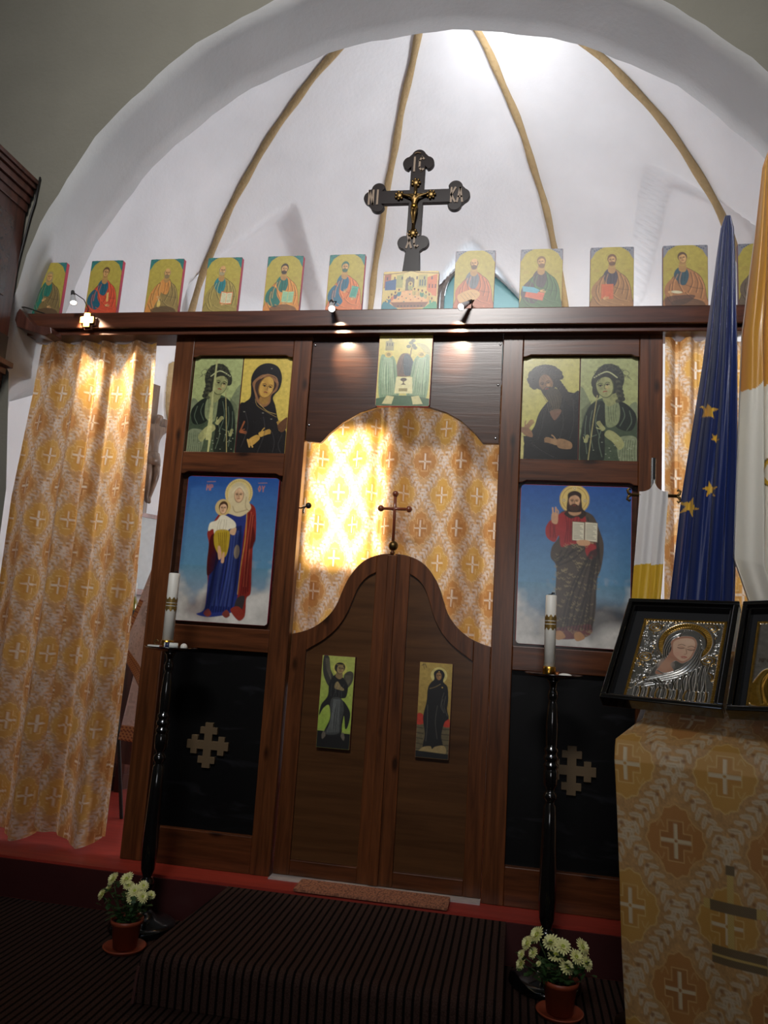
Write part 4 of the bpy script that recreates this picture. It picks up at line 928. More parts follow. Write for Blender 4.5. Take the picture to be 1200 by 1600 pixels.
def sky(p, A):
    p.grad(0, A * .62, (38, 80, 150), (92, 138, 170)); p.grad(A * .62, A, (92, 136, 162), (160, 162, 170))
    n = p.noise(5, .5, 3) + p.noise(11, .3, 4) + p.noise(23, .15, 5)
    k = np.clip((p.y / A - .66 + n * .12) / .16, 0, 1)[..., None]
    c = np.clip(s2l((196, 192, 186)) * (1 + .25 * n[..., None]), 0, 1); p.c = p.c * (1 - k) + c * k
def standing_pair():
    """haloed woman in blue and red standing on clouds with a child on her arm"""
    A = 1.47; p = Pic(190, A, (80, 130, 180)); sky(p, A)
    p.poly([(.16, 1.42), (.10, 1.34), (.24, 1.24), (.40, 1.22), (.38, 1.44)], (110, 92, 92), .6, .05)
    gold = (214, 192, 128)
    p.ell(.575, .165, .150, .150, gold); p.ell(.575, .165, .128, .128, (190, 164, 100), ring=.008); 
    for k in range(40):
        a = 2 * PI * k / 40; p.line([(.575 + .13 * math.cos(a), .165 + .13 * math.sin(a)), (.575 + .146 * math.cos(a), .165 + .146 * math.sin(a))], .006, (170, 140, 76), .6, smooth=False)
    red, dred = (134, 42, 34), (70, 18, 18); blue, db = (40, 52, 118), (12, 16, 46)
    p.poly([(.40, .36), (.52, .30), (.66, .26), (.76, .30), (.79, .44), (.80, .62), (.78, .70), (.79, .96), (.80, 1.16), (.76, 1.22), (.76, 1.38), (.70, 1.43), (.62, 1.36), (.50, 1.40), (.34, 1.36), (.33, 1.1), (.30, .90), (.30, .70), (.27, .58), (.32, .48)], red)
    p.poly([(.46, .32), (.60, .32), (.68, .34), (.67, .60), (.66, 1.0), (.66, 1.24), (.62, 1.36), (.40, 1.42), (.24, 1.40), (.32, 1.34), (.33, 1.1), (.34, .8), (.38, .56)], blue)
    p.poly([(.32, .60), (.44, .62), (.42, .86), (.36, .98), (.31, 1.0), (.30, .8)], dred)
    folds(p, ((.42, .55), (.64, .5)), ((.32, 1.38), (.62, 1.34)), 11, .016, db, .8, .018, 2, .008); folds(p, ((.46, .6), (.62, .55)), ((.38, 1.3), (.6, 1.3)), 5, .014, (84, 104, 176), .45, .015, 6, .010)
    folds(p, ((.70, .36), (.77, .40)), ((.68, 1.2), (.78, 1.14)), 4, .012, dred, .7, .01, 3, .006); folds(p, ((.72, .34), (.76, .4)), ((.70, 1.1), (.76, 1.1)), 2, .01, (196, 92, 64), .6, .01, 5)
    p.line([(.68, .34), (.69, .62), (.67, .9), (.66, 1.18)], .008, (206, 160, 76), .8); p.ell(.61, .76, .03, .07, (170, 150, 116), .8)
    p.poly([(.66, 1.22), (.74, 1.2), (.72, 1.34), (.64, 1.34)], (56, 48, 50)); p.poly([(.60, 1.34), (.68, 1.30), (.76, 1.38), (.70, 1.44)], (140, 52, 40))
    for x in (.36, .56): p.poly([(x - .045, 1.385), (x, 1.34), (x + .04, 1.39), (x, 1.42)], (120, 56, 48))
    p.poly([(.34, .86), (.42, .70), (.46, .96), (.44, 1.2), (.36, 1.36), (.30, 1.38), (.34, 1.1)], (16, 20, 52), .55, .03); p.poly([(.60, .62), (.66, .60), (.66, 1.0), (.64, 1.2), (.60, 1.0)], (16, 20, 52), .6, .02); p.poly([(.76, .5), (.80, .62), (.78, .70), (.74, .72), (.75, .6)], dred, .8, .01); p.poly([(.70, .9), (.78, .8), (.79, 1.1), (.74, 1.2), (.70, 1.1)], dred, .5, .03)
    # veil and face
    p.poly([(.46, .28), (.47, .14), (.53, .06), (.60, .06), (.67, .13), (.69, .24), (.72, .32), (.62, .40), (.50, .38), (.45, .36)], (206, 190, 150)); p.line([(.52, .3), (.56, .36), (.68, .33)], .010, (150, 130, 96), .7); p.line([(.66, .2), (.66, .3), (.7, .34)], .008, (150, 130, 96), .7)
    face(p, .578, .185, .080, skin=(214, 176, 138), shade=(120, 84, 62), turn=-.1, tilt=-.04); p.line([(.505, .16), (.575, .095), (.645, .16)], .016, (216, 200, 162))
    # child
    p.ell(.415, .315, .085, .085, (206, 176, 110), .9); p.poly([(.36, .45), (.40, .40), (.46, .40), (.56, .46), (.57, .52), (.50, .54), (.48, .62), (.36, .60), (.33, .54), (.28, .56), (.29, .48)], (222, 214, 190)); p.poly([(.36, .56), (.50, .55), (.52, .66), (.50, .80), (.44, .82), (.36, .70)], (178, 150, 44))
    folds(p, ((.38, .58), (.49, .57)), ((.42, .76), (.50, .76)), 5, .008, (112, 86, 20), .8, .006, 7); folds(p, ((.38, .44), (.48, .44)), ((.36, .55), (.48, .55)), 4, .006, (170, 158, 130), .7, .006, 9)
    p.poly([(.40, .72), (.43, .72), (.45, .82), (.42, .84)], (206, 160, 124)); p.poly([(.46, .78), (.48, .78), (.48, .87), (.45, .87)], (206, 160, 124)); face(p, .42, .325, .062, skin=(216, 176, 140), shade=(120, 84, 60), hair=(72, 50, 34), hairtype='short'); p.poly([(.52, .54), (.58, .52), (.57, .59), (.52, .58)], (206, 166, 128))
    for (x, w_) in ((.235, 'MP'), (.80, 'OY')): p.line([(x - .02, .055), (x + .07, .05)], .008, (190, 130, 90), .6, smooth=False); p.text(x - .02, .085, .055, w_, (198, 120, 76), .010, .75)
    p.mottle(30, .03, 51)
    return p
def standing_man():
    """haloed bearded man in red tunic and dark mantle, blessing, with open book"""
    A = 1.44; p = Pic(200, A, (80, 130, 180)); sky(p, A)
    p.poly([(.68, 1.06), (.86, 1.06), (1.0, 1.12), (1.0, 1.24), (.8, 1.26), (.66, 1.36), (.62, 1.2)], (52, 52, 58), .8, .06)
    p.ell(.49, .125, .135, .135, (214, 186, 112)); p.ell(.49, .125, .110, .110, (176, 140, 74), ring=.007); p.ell(.49, .125, .132, .132, (170, 140, 80), ring=.005)
    for x, y in ((.49, .012), (.395, .125), (.585, .125)): p.ell(x, y + .01, .018, .016, (226, 206, 150)); p.ell(x, y + .01, .010, .010, (120, 80, 46), ring=.004)
    red, dr = (156, 40, 40), (92, 18, 24); man, dm, lm = (74, 62, 52), (34, 28, 26), (150, 134, 96)
    p.poly([(.36, .26), (.46, .225), (.56, .225), (.66, .27), (.72, .40), (.76, .54), (.74, .74), (.70, .86), (.70, 1.1), (.66, 1.30), (.58, 1.36), (.34, 1.37), (.33, 1.2), (.34, .96), (.34, .74), (.29, .66), (.30, .56), (.36, .46)], man)
    p.poly([(.36, .26), (.46, .225), (.56, .225), (.60, .34), (.56, .50), (.46, .54), (.38, .56), (.36, .46), (.32, .52), (.25, .48), (.235, .40), (.27, .33), (.32, .30)], red)
    p.poly([(.60, .50), (.68, .50), (.70, .62), (.64, .66), (.60, .60)], red); p.poly([(.33, 1.30), (.5, 1.26), (.66, 1.24), (.64, 1.34), (.4, 1.38)], (110, 64, 62))
    folds(p, ((.40, .28), (.56, .28)), ((.40, .52), (.54, .50)), 6, .008, dr, .8, .008, 3); folds(p, ((.27, .36), (.33, .34)), ((.27, .48), (.34, .48)), 3, .008, dr, .8, .004, 4)
    # gold patterned mantle: dark folds over sketched figure
    r = np.random.default_rng(5)
    for k in range(210):
        x, y = r.uniform(.32, .74), r.uniform(.50, 1.34)
        if abs(x - .52) < .19 + .03 * math.sin(y * 9): p.line([(x - .012, y - .006), (x, y + .006), (x + .013, y - .002)], .006, lm, .65)
    folds(p, ((.62, .56), (.36, .60)), ((.36, .74), (.33, .66)), 5, .014, dm, .8, .012, 6, .006); folds(p, ((.64, .60), (.72, .56)), ((.38, 1.30), (.68, 1.28)), 11, .014, dm, .75, .02, 8, .006); folds(p, ((.60, .27), (.72, .46)), ((.66, .44), (.74, .74)), 5, .012, dm, .8, .01, 9, .005)
    p.poly([(.46, .13), (.43, .22), (.40, .26), (.46, .30), (.52, .28), (.56, .30), (.60, .25), (.56, .2), (.54, .12)], (46, 30, 22)); p.poly([(.455, .20), (.53, .20), (.55, .25), (.49, .275), (.44, .25)], (186, 140, 102))
    face(p, .49, .145, .082, skin=(206, 160, 122), shade=(112, 74, 52), hair=(48, 30, 22), hairtype='long', beard=(66, 42, 28), blen=1.1)
    # blessing hand
    p.poly([(.29, .34), (.29, .26), (.34, .26), (.34, .35)], (200, 152, 116)); p.line([(.30, .27), (.295, .21)], .014, (206, 158, 120)); p.line([(.325, .27), (.322, .205)], .014, (206, 158, 120)); p.line([(.34, .28), (.345, .24), (.33, .22)], .012, (198, 150, 112))
    # book
    p.poly([(.475, .325), (.705, .33), (.705, .51), (.475, .50)], (92, 62, 40), smooth=False)
    for x0, x1 in ((.48, .582), (.592, .70)):
        p.poly([(x0, .33), (x1, .335), (x1, .505), (x0, .495)], (216, 208, 182), smooth=False)
        for k in range(10): p.line([(x0 + .012, .350 + .0145 * k), (x1 - .012 - .014 * ((k * 5) % 3), .351 + .0145 * k)], .005, (96, 84, 70), .75, smooth=False)
    p.poly([(.52, .50), (.60, .49), (.64, .51), (.62, .54), (.54, .54)], (200, 152, 112)); 
    for x in (.38, .55): p.poly([(x - .03, 1.32), (x + .02, 1.31), (x + .06, 1.36), (x, 1.39), (x - .03, 1.37)], (176, 128, 84))
    p.mottle(30, .04, 61)
    return p
def narrow_winged():
    A = 2.95; p = Pic(90, A, (150, 168, 74)); p.grad(0, A * .8, (170, 176, 86), (146, 172, 66)); dk, md, lt = (22, 22, 22), (62, 64, 62), (128, 132, 130)
    p.poly([(0, 2.42), (1, 2.46), (1, 2.95), (0, 2.95)], (16, 15, 15), smooth=False)
    p.ell(.56, .40, .22, .22, (196, 190, 92)); p.poly([(.04, .02), (.20, .04), (.28, .45), (.44, .80), (.30, 1.0), (.16, .86), (.04, .5)], (52, 50, 44)); p.poly([(.70, .60), (.86, .46), (.98, .54), (.96, .80), (.82, 1.02), (.70, .98)], (66, 62, 50))
    for k in range(6): p.line([(.10 + .02 * k, .10), (.16 + .02 * k, .45), (.30, .76)], .012, (110, 104, 84), .7); p.line([(.74 + .03 * k, .6), (.78 + .02 * k, .8), (.76, 1.0)], .010, (120, 112, 88), .6)
    p.poly([(.40, .62), (.56, .60), (.72, .74), (.84, .96), (.80, 1.3), (.66, 1.36), (.80, 1.5), (.96, 1.8), (.92, 2.2), (.84, 2.3), (.78, 1.9), (.74, 2.2), (.70, 2.52), (.24, 2.56), (.22, 2.4), (.36, 2.0), (.30, 1.6), (.14, 1.7), (.02, 1.94), (.06, 1.6), (.24, 1.3), (.26, .9)], dk)
    p.poly([(.38, 1.36), (.66, 1.36), (.76, 1.7), (.70, 2.1), (.66, 2.46), (.24, 2.50), (.40, 2.1), (.34, 1.7)], md); p.poly([(.44, .90), (.52, .82), (.62, .96), (.72, 1.04), (.70, 1.10), (.56, 1.08), (.44, 1.04)], (140, 122, 82)); p.poly([(.48, .50), (.62, .50), (.66, .66), (.56, .74), (.44, .66)], (132, 110, 70))
    folds(p, ((.42, 1.4), (.64, 1.4)), ((.28, 2.46), (.66, 2.42)), 7, .016, lt, .6, .02, 3, .01); folds(p, ((.3, .9), (.76, .9)), ((.3, 1.3), (.7, 1.3)), 5, .014, (70, 72, 70), .7, .02, 4)
    p.ell(.54, .37, .15, .17, (30, 26, 22)); face(p, .57, .41, .175, skin=(150, 128, 84), shade=(66, 54, 36), turn=.6, tilt=.1, hair=(28, 24, 20), hairtype='short'); p.line([(.46, .28), (.66, .28)], .02, (150, 130, 70))
    for x, s_ in ((.20, -1), (.78, 1)): p.poly([(x - .06, 2.54), (x, 2.42), (x + .06, 2.56), (x + .03 * s_, 2.68)], (96, 88, 76))
    p.mottle(14, .08, 71); return p
def narrow_veiled():
    A = 2.90; p = Pic(90, A, (160, 134, 66)); p.grad(0, A * .7, (176, 148, 74), (150, 120, 56)); dk = (18, 17, 18)
    p.poly([(0, 1.90), (1, 1.92), (1, 2.75), (0, 2.75)], (96, 84, 58), smooth=False); p.poly([(.0, 1.60), (.14, 1.58), (.22, 1.72), (.20, 1.88), (0, 1.90)], (176, 52, 34)); p.poly([(.80, 1.72), (.96, 1.68), (1.0, 1.78), (1.0, 1.92), (.82, 1.92)], (176, 52, 34))
    for k in range(5): p.line([(.0, 2.0 + .16 * k), (.2, 2.02 + .16 * k)], .02, (44, 36, 26)); p.line([(.74, 2.0 + .16 * k), (1, 2.0 + .16 * k)], .02, (44, 36, 26))
    p.ell(.60, .38, .25, .25, (212, 196, 122)); p.ell(.60, .38, .21, .21, (196, 172, 90), ring=.012)
    p.poly([(.46, .5), (.44, .3), (.56, .20), (.70, .22), (.78, .36), (.74, .56), (.88, .72), (.92, 1.1), (.90, 1.4), (.96, 1.66), (.84, 1.8), (.76, 2.2), (.80, 2.6), (.24, 2.66), (.26, 2.2), (.18, 1.7), (.26, 1.2), (.28, .8), (.36, .62)], dk)
    p.poly([(.08, 2.8), (.2, 2.6), (.44, 2.54), (.50, 2.62), (.6, 2.54), (.86, 2.5), (.92, 2.72), (.6, 2.8)], (150, 128, 84)); p.poly([(0, 2.7), (1, 2.74), (1, 2.9), (0, 2.9)], dk, smooth=False)
    face(p, .60, .40, .135, skin=(150, 110, 64), shade=(74, 52, 34), turn=-.4, tilt=-.1); p.poly([(.46, .42), (.48, .26), (.6, .2), (.74, .28), (.74, .42), (.68, .30), (.54, .30)], dk)
    p.line([(.34, .80), (.5, .74), (.66, .64)], .02, (120, 100, 60)); p.ell(.60, .26, .02, .015, (190, 160, 80)); p.ell(.72, .74, .02, .02, (190, 160, 80))
    for a in (((.78, .9), (.72, 1.2), (.82, 1.5)), ((.84, 1.0), (.8, 1.3), (.92, 1.6)), ((.6, 1.3), (.56, 1.8), (.64, 2.3)), ((.3, 1.3), (.32, 1.9), (.3, 2.4)), ((.76, 1.1), (.7, 1.3), (.8, 1.5))): p.line(a, .018, (88, 84, 76), .7, .008)
    p.line([(.06, .1), (.16, .06), (.2, .16)], .02, (84, 60, 40)); p.line([(.1, .04), (.14, .2)], .016, (84, 60, 40)); p.mottle(14, .08, 81); return p

def icon(name, label, pic, x0, x1, z0, z1, yf, thick, rim, group=None, mat='pic', radius=0.008, lean=0.0, top=0.0, slices=False, cat='icon'):
    """board with painted front; (x0..x1, z0..z1) at y = yf, leaning back by `lean` metres at the top"""
    cx = (x0 + x1) / 2; t = thing(name, label, cat, (cx, yf, z0), 0, group)
    Mx = Matrix.Identity(4); Mx[1][2] = lean / (z1 - z0); Mx[1][3] = -z0 * lean / (z1 - z0)
    bm = B(); P = rrect(x0, x1, z0, z1, radius)
    if top:      # gently bowed top edge
        P = [(x, z + (top * (1 - ((x - cx) / (x1 - x0) * 2) ** 2) if z > z1 - radius * 1.5 else 0)) for x, z in P]
    prism(bm, P, yf, yf + thick, Mx); obj('board', bm, M[rim], t)
    h, w = pic.c.shape[:2]; u = np.linspace(0, 1, w); v = np.linspace(0, 1, h)
    U, V = np.meshgrid(u, v); e = 0.0015
    X = (x0 + e) + (x1 - x0 - 2 * e) * U; Z = (z1 - e) - (z1 - z0 - 2 * e) * V
    if top: Z = Z + top * (1 - (2 * U - 1) ** 2) * (1 - V)
    Y = np.full_like(X, yf - 0.0012) + lean * (Z - z0) / (z1 - z0)
    # rounded corners: drop cells outside
    Xm = (X[:-1, :-1] + X[1:, 1:]) / 2; Zm = (Z[:-1, :-1] + Z[1:, 1:]) / 2
    dx = np.maximum(np.abs(Xm - cx) - ((x1 - x0) / 2 - radius), 0); dz = np.maximum(np.abs(Zm - (z0 + z1) / 2) - ((z1 - z0) / 2 - radius), 0)
    mask = np.hypot(dx, dz) < radius
    grid_obj('painting', X, Y, Z, pic.c, M[mat], t, mask)
    return t
ICN = {1: (-2.227, -2.029, 'figure in green robe and brown mantle, leftmost small icon on the beam'),
 2: (-1.872, -1.673, 'small icon of a beardless youth in blue tunic and red mantle'),
 3: (-1.502, -1.297, 'balding man in tan mantle with orange sleeve, small gold icon on the beam'),
 4: (-1.154, -0.949, 'small icon of a bald bearded man in olive mantle with open book'),
 5: (-0.800, -0.593, 'small icon of a dark bearded man in orange with open green book'),
 6: (-0.445, -0.244, 'teal haired man in blue and orange robes, small icon left of the table scene'),
 8: (0.247, 0.458, 'balding brown bearded man in rust mantle, small icon right of the table scene'),
 9: (0.588, 0.805, 'man in green mantle with blue and red books, small icon on the beam'),
 10: (0.943, 1.158, 'man in brown mantle holding a closed red book, small icon on the beam'),
 11: (1.299, 1.514, 'young man in brown mantle with white scroll, small icon left of the blue flag'),
 12: (1.655, 1.862, 'small icon of a man in dark robe, partly behind the flags')}
for i, (x0, x1, lb) in ICN.items():
    z1 = 3.243 if i != 1 else 3.238
    icon('small_icon', lb, apostle(i), x0, x1, 2.9065, z1, -0.045 if i < 7 else -0.05, 0.024, 'magenta' if i < 7 else 'dred', 'row of small icons on the beam', lean=0.012, top=0.004, radius=0.006)
icon('table_scene_icon', 'wide icon of haloed figures round a table, at the foot of the black cross', supper(), -0.135, 0.165, 2.9065, 3.130, -0.055, 0.026, 'dred', None, lean=0.008, top=0.004, radius=0.010)
icon('gilt_icon', 'pale gold and green icon with chalice at the middle of the arched board', gold_altar(), -0.141, 0.147, 2.393, 2.797, -0.012, 0.022, 'magenta', None, 'picgloss', radius=0.014)
g2 = 'pairs of half length icons at the top of the screen bays'
icon('half_length_icon', 'greenish icon of a winged figure with a pale vertical scar, upper left of the screen', winged_bust(False, (160, 168, 112), True), -1.196, -0.911, ZU2 + 0.003, ZU1 - 0.003, 0.028, 0.016, 'dred', g2, 'picgloss', 0.004)
icon('half_length_icon', 'gold icon of a veiled woman in black with raised hands', veiled_bust(), -0.908, -0.622, ZU2 + 0.003, ZU1 - 0.003, 0.028, 0.016, 'dred', g2, 'picgloss', 0.004)
icon('half_length_icon', 'dark icon of a bearded man with wild hair and black robe', bearded_bust(), 0.622, 0.908, ZU2 + 0.003, ZU1 - 0.003, 0.028, 0.016, 'dred', g2, 'picgloss', 0.004)
icon('half_length_icon', 'greenish icon of a curly haired winged figure with staff, upper right of the screen', winged_bust(True, (158, 162, 108), False), 0.911, 1.196, ZU2 + 0.003, ZU1 - 0.003, 0.028, 0.016, 'dred', g2, 'picgloss', 0.004)
icon('large_icon', 'large sky blue icon of a haloed woman holding a child', standing_pair(), -1.160, -0.640, 1.212, 1.996, 0.018, 0.026, 'magenta', 'two large sky blue icons', 'picgloss', 0.022)
icon('large_icon', 'large sky blue icon of a haloed man in red holding an open book', standing_man(), 0.632, 1.172, 1.205, 2.000, 0.018, 0.026, 'magenta', 'two large sky blue icons', 'picgloss', 0.022)
icon('narrow_icon', 'narrow green gold icon of a winged figure on the left door', narrow_winged(), -0.336, -0.163, 0.628, 1.085, 0.030, 0.022, 'dred', 'narrow icons on the doors', 'pic', 0.003)
icon('narrow_icon', 'narrow gold icon of a dark veiled woman on the right door', narrow_veiled(), 0.166, 0.331, 0.624, 1.085, 0.030, 0.022, 'dred', 'narrow icons on the doors', 'pic', 0.003)

# ================================================================== CLOTH
def brocade_tile():
    TU, TV = 0.262, 0.372; w = 300
    p = Pic(w, TV / TU, (200, 158, 110)); A = TV / TU
    n = p.noise(60, .10, 2) + p.noise(20, .06, 3); p.c = np.clip(p.c * (1 + n[..., None]), 0, 1)
    offs = [(dx, dy * A) for dx in (-1, 0, 1) for dy in (-1, 0, 1)]
    def stamp(fn):
        for dx, dy in offs: fn(dx, dy)
    leaf, leafd = (222, 208, 194), (178, 152, 128)
    rng_ = np.random.default_rng(3)
    # leafy diagonals between the medallions
    segs = [((.5, 0), (0, .5 * A)), ((.5, 0), (1, .5 * A)), ((0, .5 * A), (.5, A)), ((1, .5 * A), (.5, A))]
    items = []
    for (x0, y0), (x1, y1) in segs:
        ang = math.atan2(y1 - y0, x1 - x0); L_ = math.hypot(x1 - x0, y1 - y0)
        for k in range(9):
            t = (k + .5) / 9; cx, cy = x0 + (x1 - x0) * t, y0 + (y1 - y0) * t
            for sd in (-1, 1):
                a = ang + sd * (.85 + rng_.normal() * .1); d = .052 + rng_.normal() * .004
                items.append((cx + math.cos(a) * d, cy + math.sin(a) * d, a, 'leaf'))
            if k % 2 == 1: items.append((cx + rng_.normal() * .02, cy + rng_.normal() * .02, 0, 'dot'))
            if k % 3 == 0: items.append((cx - math.sin(ang) * .085, cy + math.cos(ang) * .085, 0, 'dot2'))
    def leaves(dx, dy):
        for x, y, a, kd in items:
            X, Y = x + dx, y + dy
            if not (-.12 < X < 1.12 and -.12 < Y < A + .12): continue
            if kd == 'leaf': p.ell(X, Y, .068, .026, leaf, .70, rot=a); p.line([(X - .05 * math.cos(a), Y - .05 * math.sin(a)), (X + .05 * math.cos(a), Y + .05 * math.sin(a))], .006, leafd, .7)
            elif kd == 'dot': p.ell(X, Y, .026, .024, (164, 118, 74), .7); p.ell(X, Y, .012, .011, (136, 92, 58), .6)
            else: p.ell(X, Y, .020, .022, (180, 134, 82), .6)
    stamp(leaves)
    def medal(cx, cy, fill, inner, ln, crossc):
        P = []
        for k in range(64):
            a = 2 * PI * k / 64; q = abs(math.cos(2 * a)) ** .8
            r = .235 + .075 * q + .012 * math.cos(16 * a); P.append((cx + r * .98 * math.cos(a), cy + r * 1.16 * math.sin(a)))
        p.poly(P, ln, 1, smooth=False); Q = [(cx + (x - cx) * .955, cy + (y - cy) * .96) for x, y in P]; p.poly(Q, fill, 1, smooth=False)
        def crs(h, v, w): return [(cx + a * w if abs(a) == 1 else cx + math.copysign(h, a), cy + (b * w if abs(b) == 1 else math.copysign(v, b))) for a, b in
                ((-1, -2), (1, -2), (1, -1), (2, -1), (2, 1), (1, 1), (1, 2), (-1, 2), (-1, 1), (-2, 1), (-2, -1), (-1, -1))]
        p.poly(crs(.165, .205, .085), ln, .95, smooth=False); p.poly(crs(.155, .195, .074), inner, 1, smooth=False)
        p.poly(crs(.155, .172, .019), crossc, 1, smooth=False); p.ell(cx, cy, .016, .016, inner)
        for e, g in ((-1, -1), (1, -1), (-1, 1), (1, 1)): p.line([(cx + e * .12, cy + g * .13), (cx + e * .15, cy + g * .19), (cx + e * .19, cy + g * .13)], .012, ln, .6)
    def meds(dx, dy):
        if -.35 < dx < 1.35: medal(0 + dx, 0 + dy, (208, 160, 84), (202, 150, 76), (226, 194, 138), (226, 212, 194)); medal(.5 + dx, .5 * A + dy, (190, 134, 76), (176, 120, 66), (220, 180, 126), (222, 206, 184))
    stamp(meds)
    return p.c, TU, TV
BRO, BTU, BTV = brocade_tile()
def brocade(s, t):
    """s, t in metres along the cloth -> pigment"""
    h, w = BRO.shape[:2]; u = np.mod(s / BTU, 1) * (w - 1); v = np.mod(t / BTV, 1) * (h - 1)
    i = np.clip(u.astype(int), 0, w - 2); j = np.clip(v.astype(int), 0, h - 2); fu = (u - i)[..., None]; fv = (v - j)[..., None]
    return (BRO[j, i] * (1 - fu) + BRO[j, i + 1] * fu) * (1 - fv) + (BRO[j + 1, i] * (1 - fu) + BRO[j + 1, i + 1] * fu) * fv
def curtain(name, label, group, xl, xr, z0, z1, y, nf, amp, full, seed, dens=0.0042, scal=0.02, hem=0.0, t0=0.0, s0=0.0, topflat=True, xfun=None):
    nu = int((xr - xl) / dens) + 1; nv = int((z1 - z0) / 0.006) + 1
    U, V = np.meshgrid(np.linspace(0, 1, nu), np.linspace(0, 1, nv))       # V: 0 top, 1 bottom
    ph = 2 * PI * nf * (U + .03 * np.sin(2 * PI * U * 1.7 + seed) + .02 * np.sin(2 * PI * U * 3.1 + 2 * seed))
    dr = .25 * np.sin(V * 2.1 + seed) + .15 * np.sin(V * 4.3 + 5 * U + seed)
    grow = np.clip(.55 + .6 * V, 0, 1.2)
    fold = np.sin(ph + dr) + .35 * np.sin(2.0 * ph + 1.3 + 2 * dr) * (1 - .5 * V) + .18 * np.sin(3.3 * ph + seed)
    Y = y + amp * fold * grow
    X = xl + (xr - xl) * U + .25 * amp * np.cos(ph + dr) * grow
    if xfun is not None: X = xfun(U, V)  + .25 * amp * np.cos(ph + dr) * grow
    Z = z1 - (z1 - z0) * V
    Z = Z - scal * (1 - V) ** 14 * (np.abs(np.sin(ph * .5 + .6)) ** 1.5)            # drooping between the rings
    Z = Z - hem * V * np.cos(ph * .5 + 1.0) * V
    dx = np.gradient(X, axis=1); dy = np.gradient(Y, axis=1) * 0.8; s = np.cumsum(np.hypot(dx, dy), axis=1) * full
    s = s.mean(0)[None, :] * .6 + s * .4
    return grid_obj(name, X, Y, Z, brocade(s + s0, (z1 - Z) + t0), M['brocade'], None, None, None, ((xl + xr) / 2, y, z0)), label
def left_x(U, V):
    L_ = np.interp(V, [0, .12, .34, .7, 1], [-2.195, -2.215, -2.262, -2.275, -2.28]); R_ = np.interp(V, [0, .2, .5, 1], [-1.453, -1.43, -1.405, -1.425])
    return L_ + (R_ - L_) * U
xg = 'brocade curtains of the icon screen'
o, lb = curtain('curtain', '', xg, -2.19, -1.43, 0.05, 2.788, 0.060, 4.6, 0.044, 1.10, 1.0, dens=0.0040, scal=0.012, hem=0.03, xfun=left_x, t0=.06)
tag(o, 'gold brocade curtain with crosses hanging left of the screen', 'curtain', xg)
o, lb = curtain('curtain', '', xg, -0.50, 0.75, 0.90, 2.62, 0.245, 4.4, 0.036, 1.22, 3.4, dens=0.0046, t0=.10, s0=.1)
tag(o, 'sunlit orange brocade curtain behind the double doors', 'curtain', xg)
o, lb = curtain('curtain', '', xg, -0.80, -0.485, 0.90, 2.62, 0.285, 2.0, 0.020, 1.04, 2.2, dens=0.0046, t0=.02)
tag(o, 'narrow glowing strip of brocade curtain beside the left door post', 'curtain', xg)
o, lb = curtain('curtain', '', xg, 1.325, 2.15, 0.05, 2.788, 0.045, 5.4, 0.028, 1.06, 5.0, dens=0.0046, hem=0.02, t0=.20, s0=.05)
tag(o, 'gold brocade curtain right of the screen, mostly behind the flags', 'curtain', xg)

# ---- lectern with brocade cover
LY = math.radians(20.0); LR = Vector((math.cos(LY), -math.sin(LY), 0)); LB = Vector((math.sin(LY), math.cos(LY), 0)); LO = Vector((0.927, -1.490, 0))
def lp(a, b, z): return LO + LR * a + LB * b + Vector((0, 0, z))
LW = 0.73
t = thing('lectern', 'dark wooden lectern under gold brocade, carrying the framed silver icons', 'lectern', tuple(lp(LW / 2, .16, FZ)))
ML = Matrix(((LR.x, LB.x, 0, LO.x), (LR.y, LB.y, 0, LO.y), (0, 0, 1, 0), (0, 0, 0, 1)))
bm = B(); box(bm, -0.045, LW - 0.03, 0.10, 0.44, FZ, FZ + 0.06, ML); obj('base', bm, M['cabinet'], t, bevel=0.004)
bm = B(); prism(bm, [(0.06, FZ + 0.06), (0.42, FZ + 0.06), (0.42, 1.165), (0.06, 0.955)], 0.03, LW - 0.03, ML, axis='x'); obj('body', bm, M['cabinet'], t, bevel=0.004)
SOFF, TOFF = -0.029, -0.2195
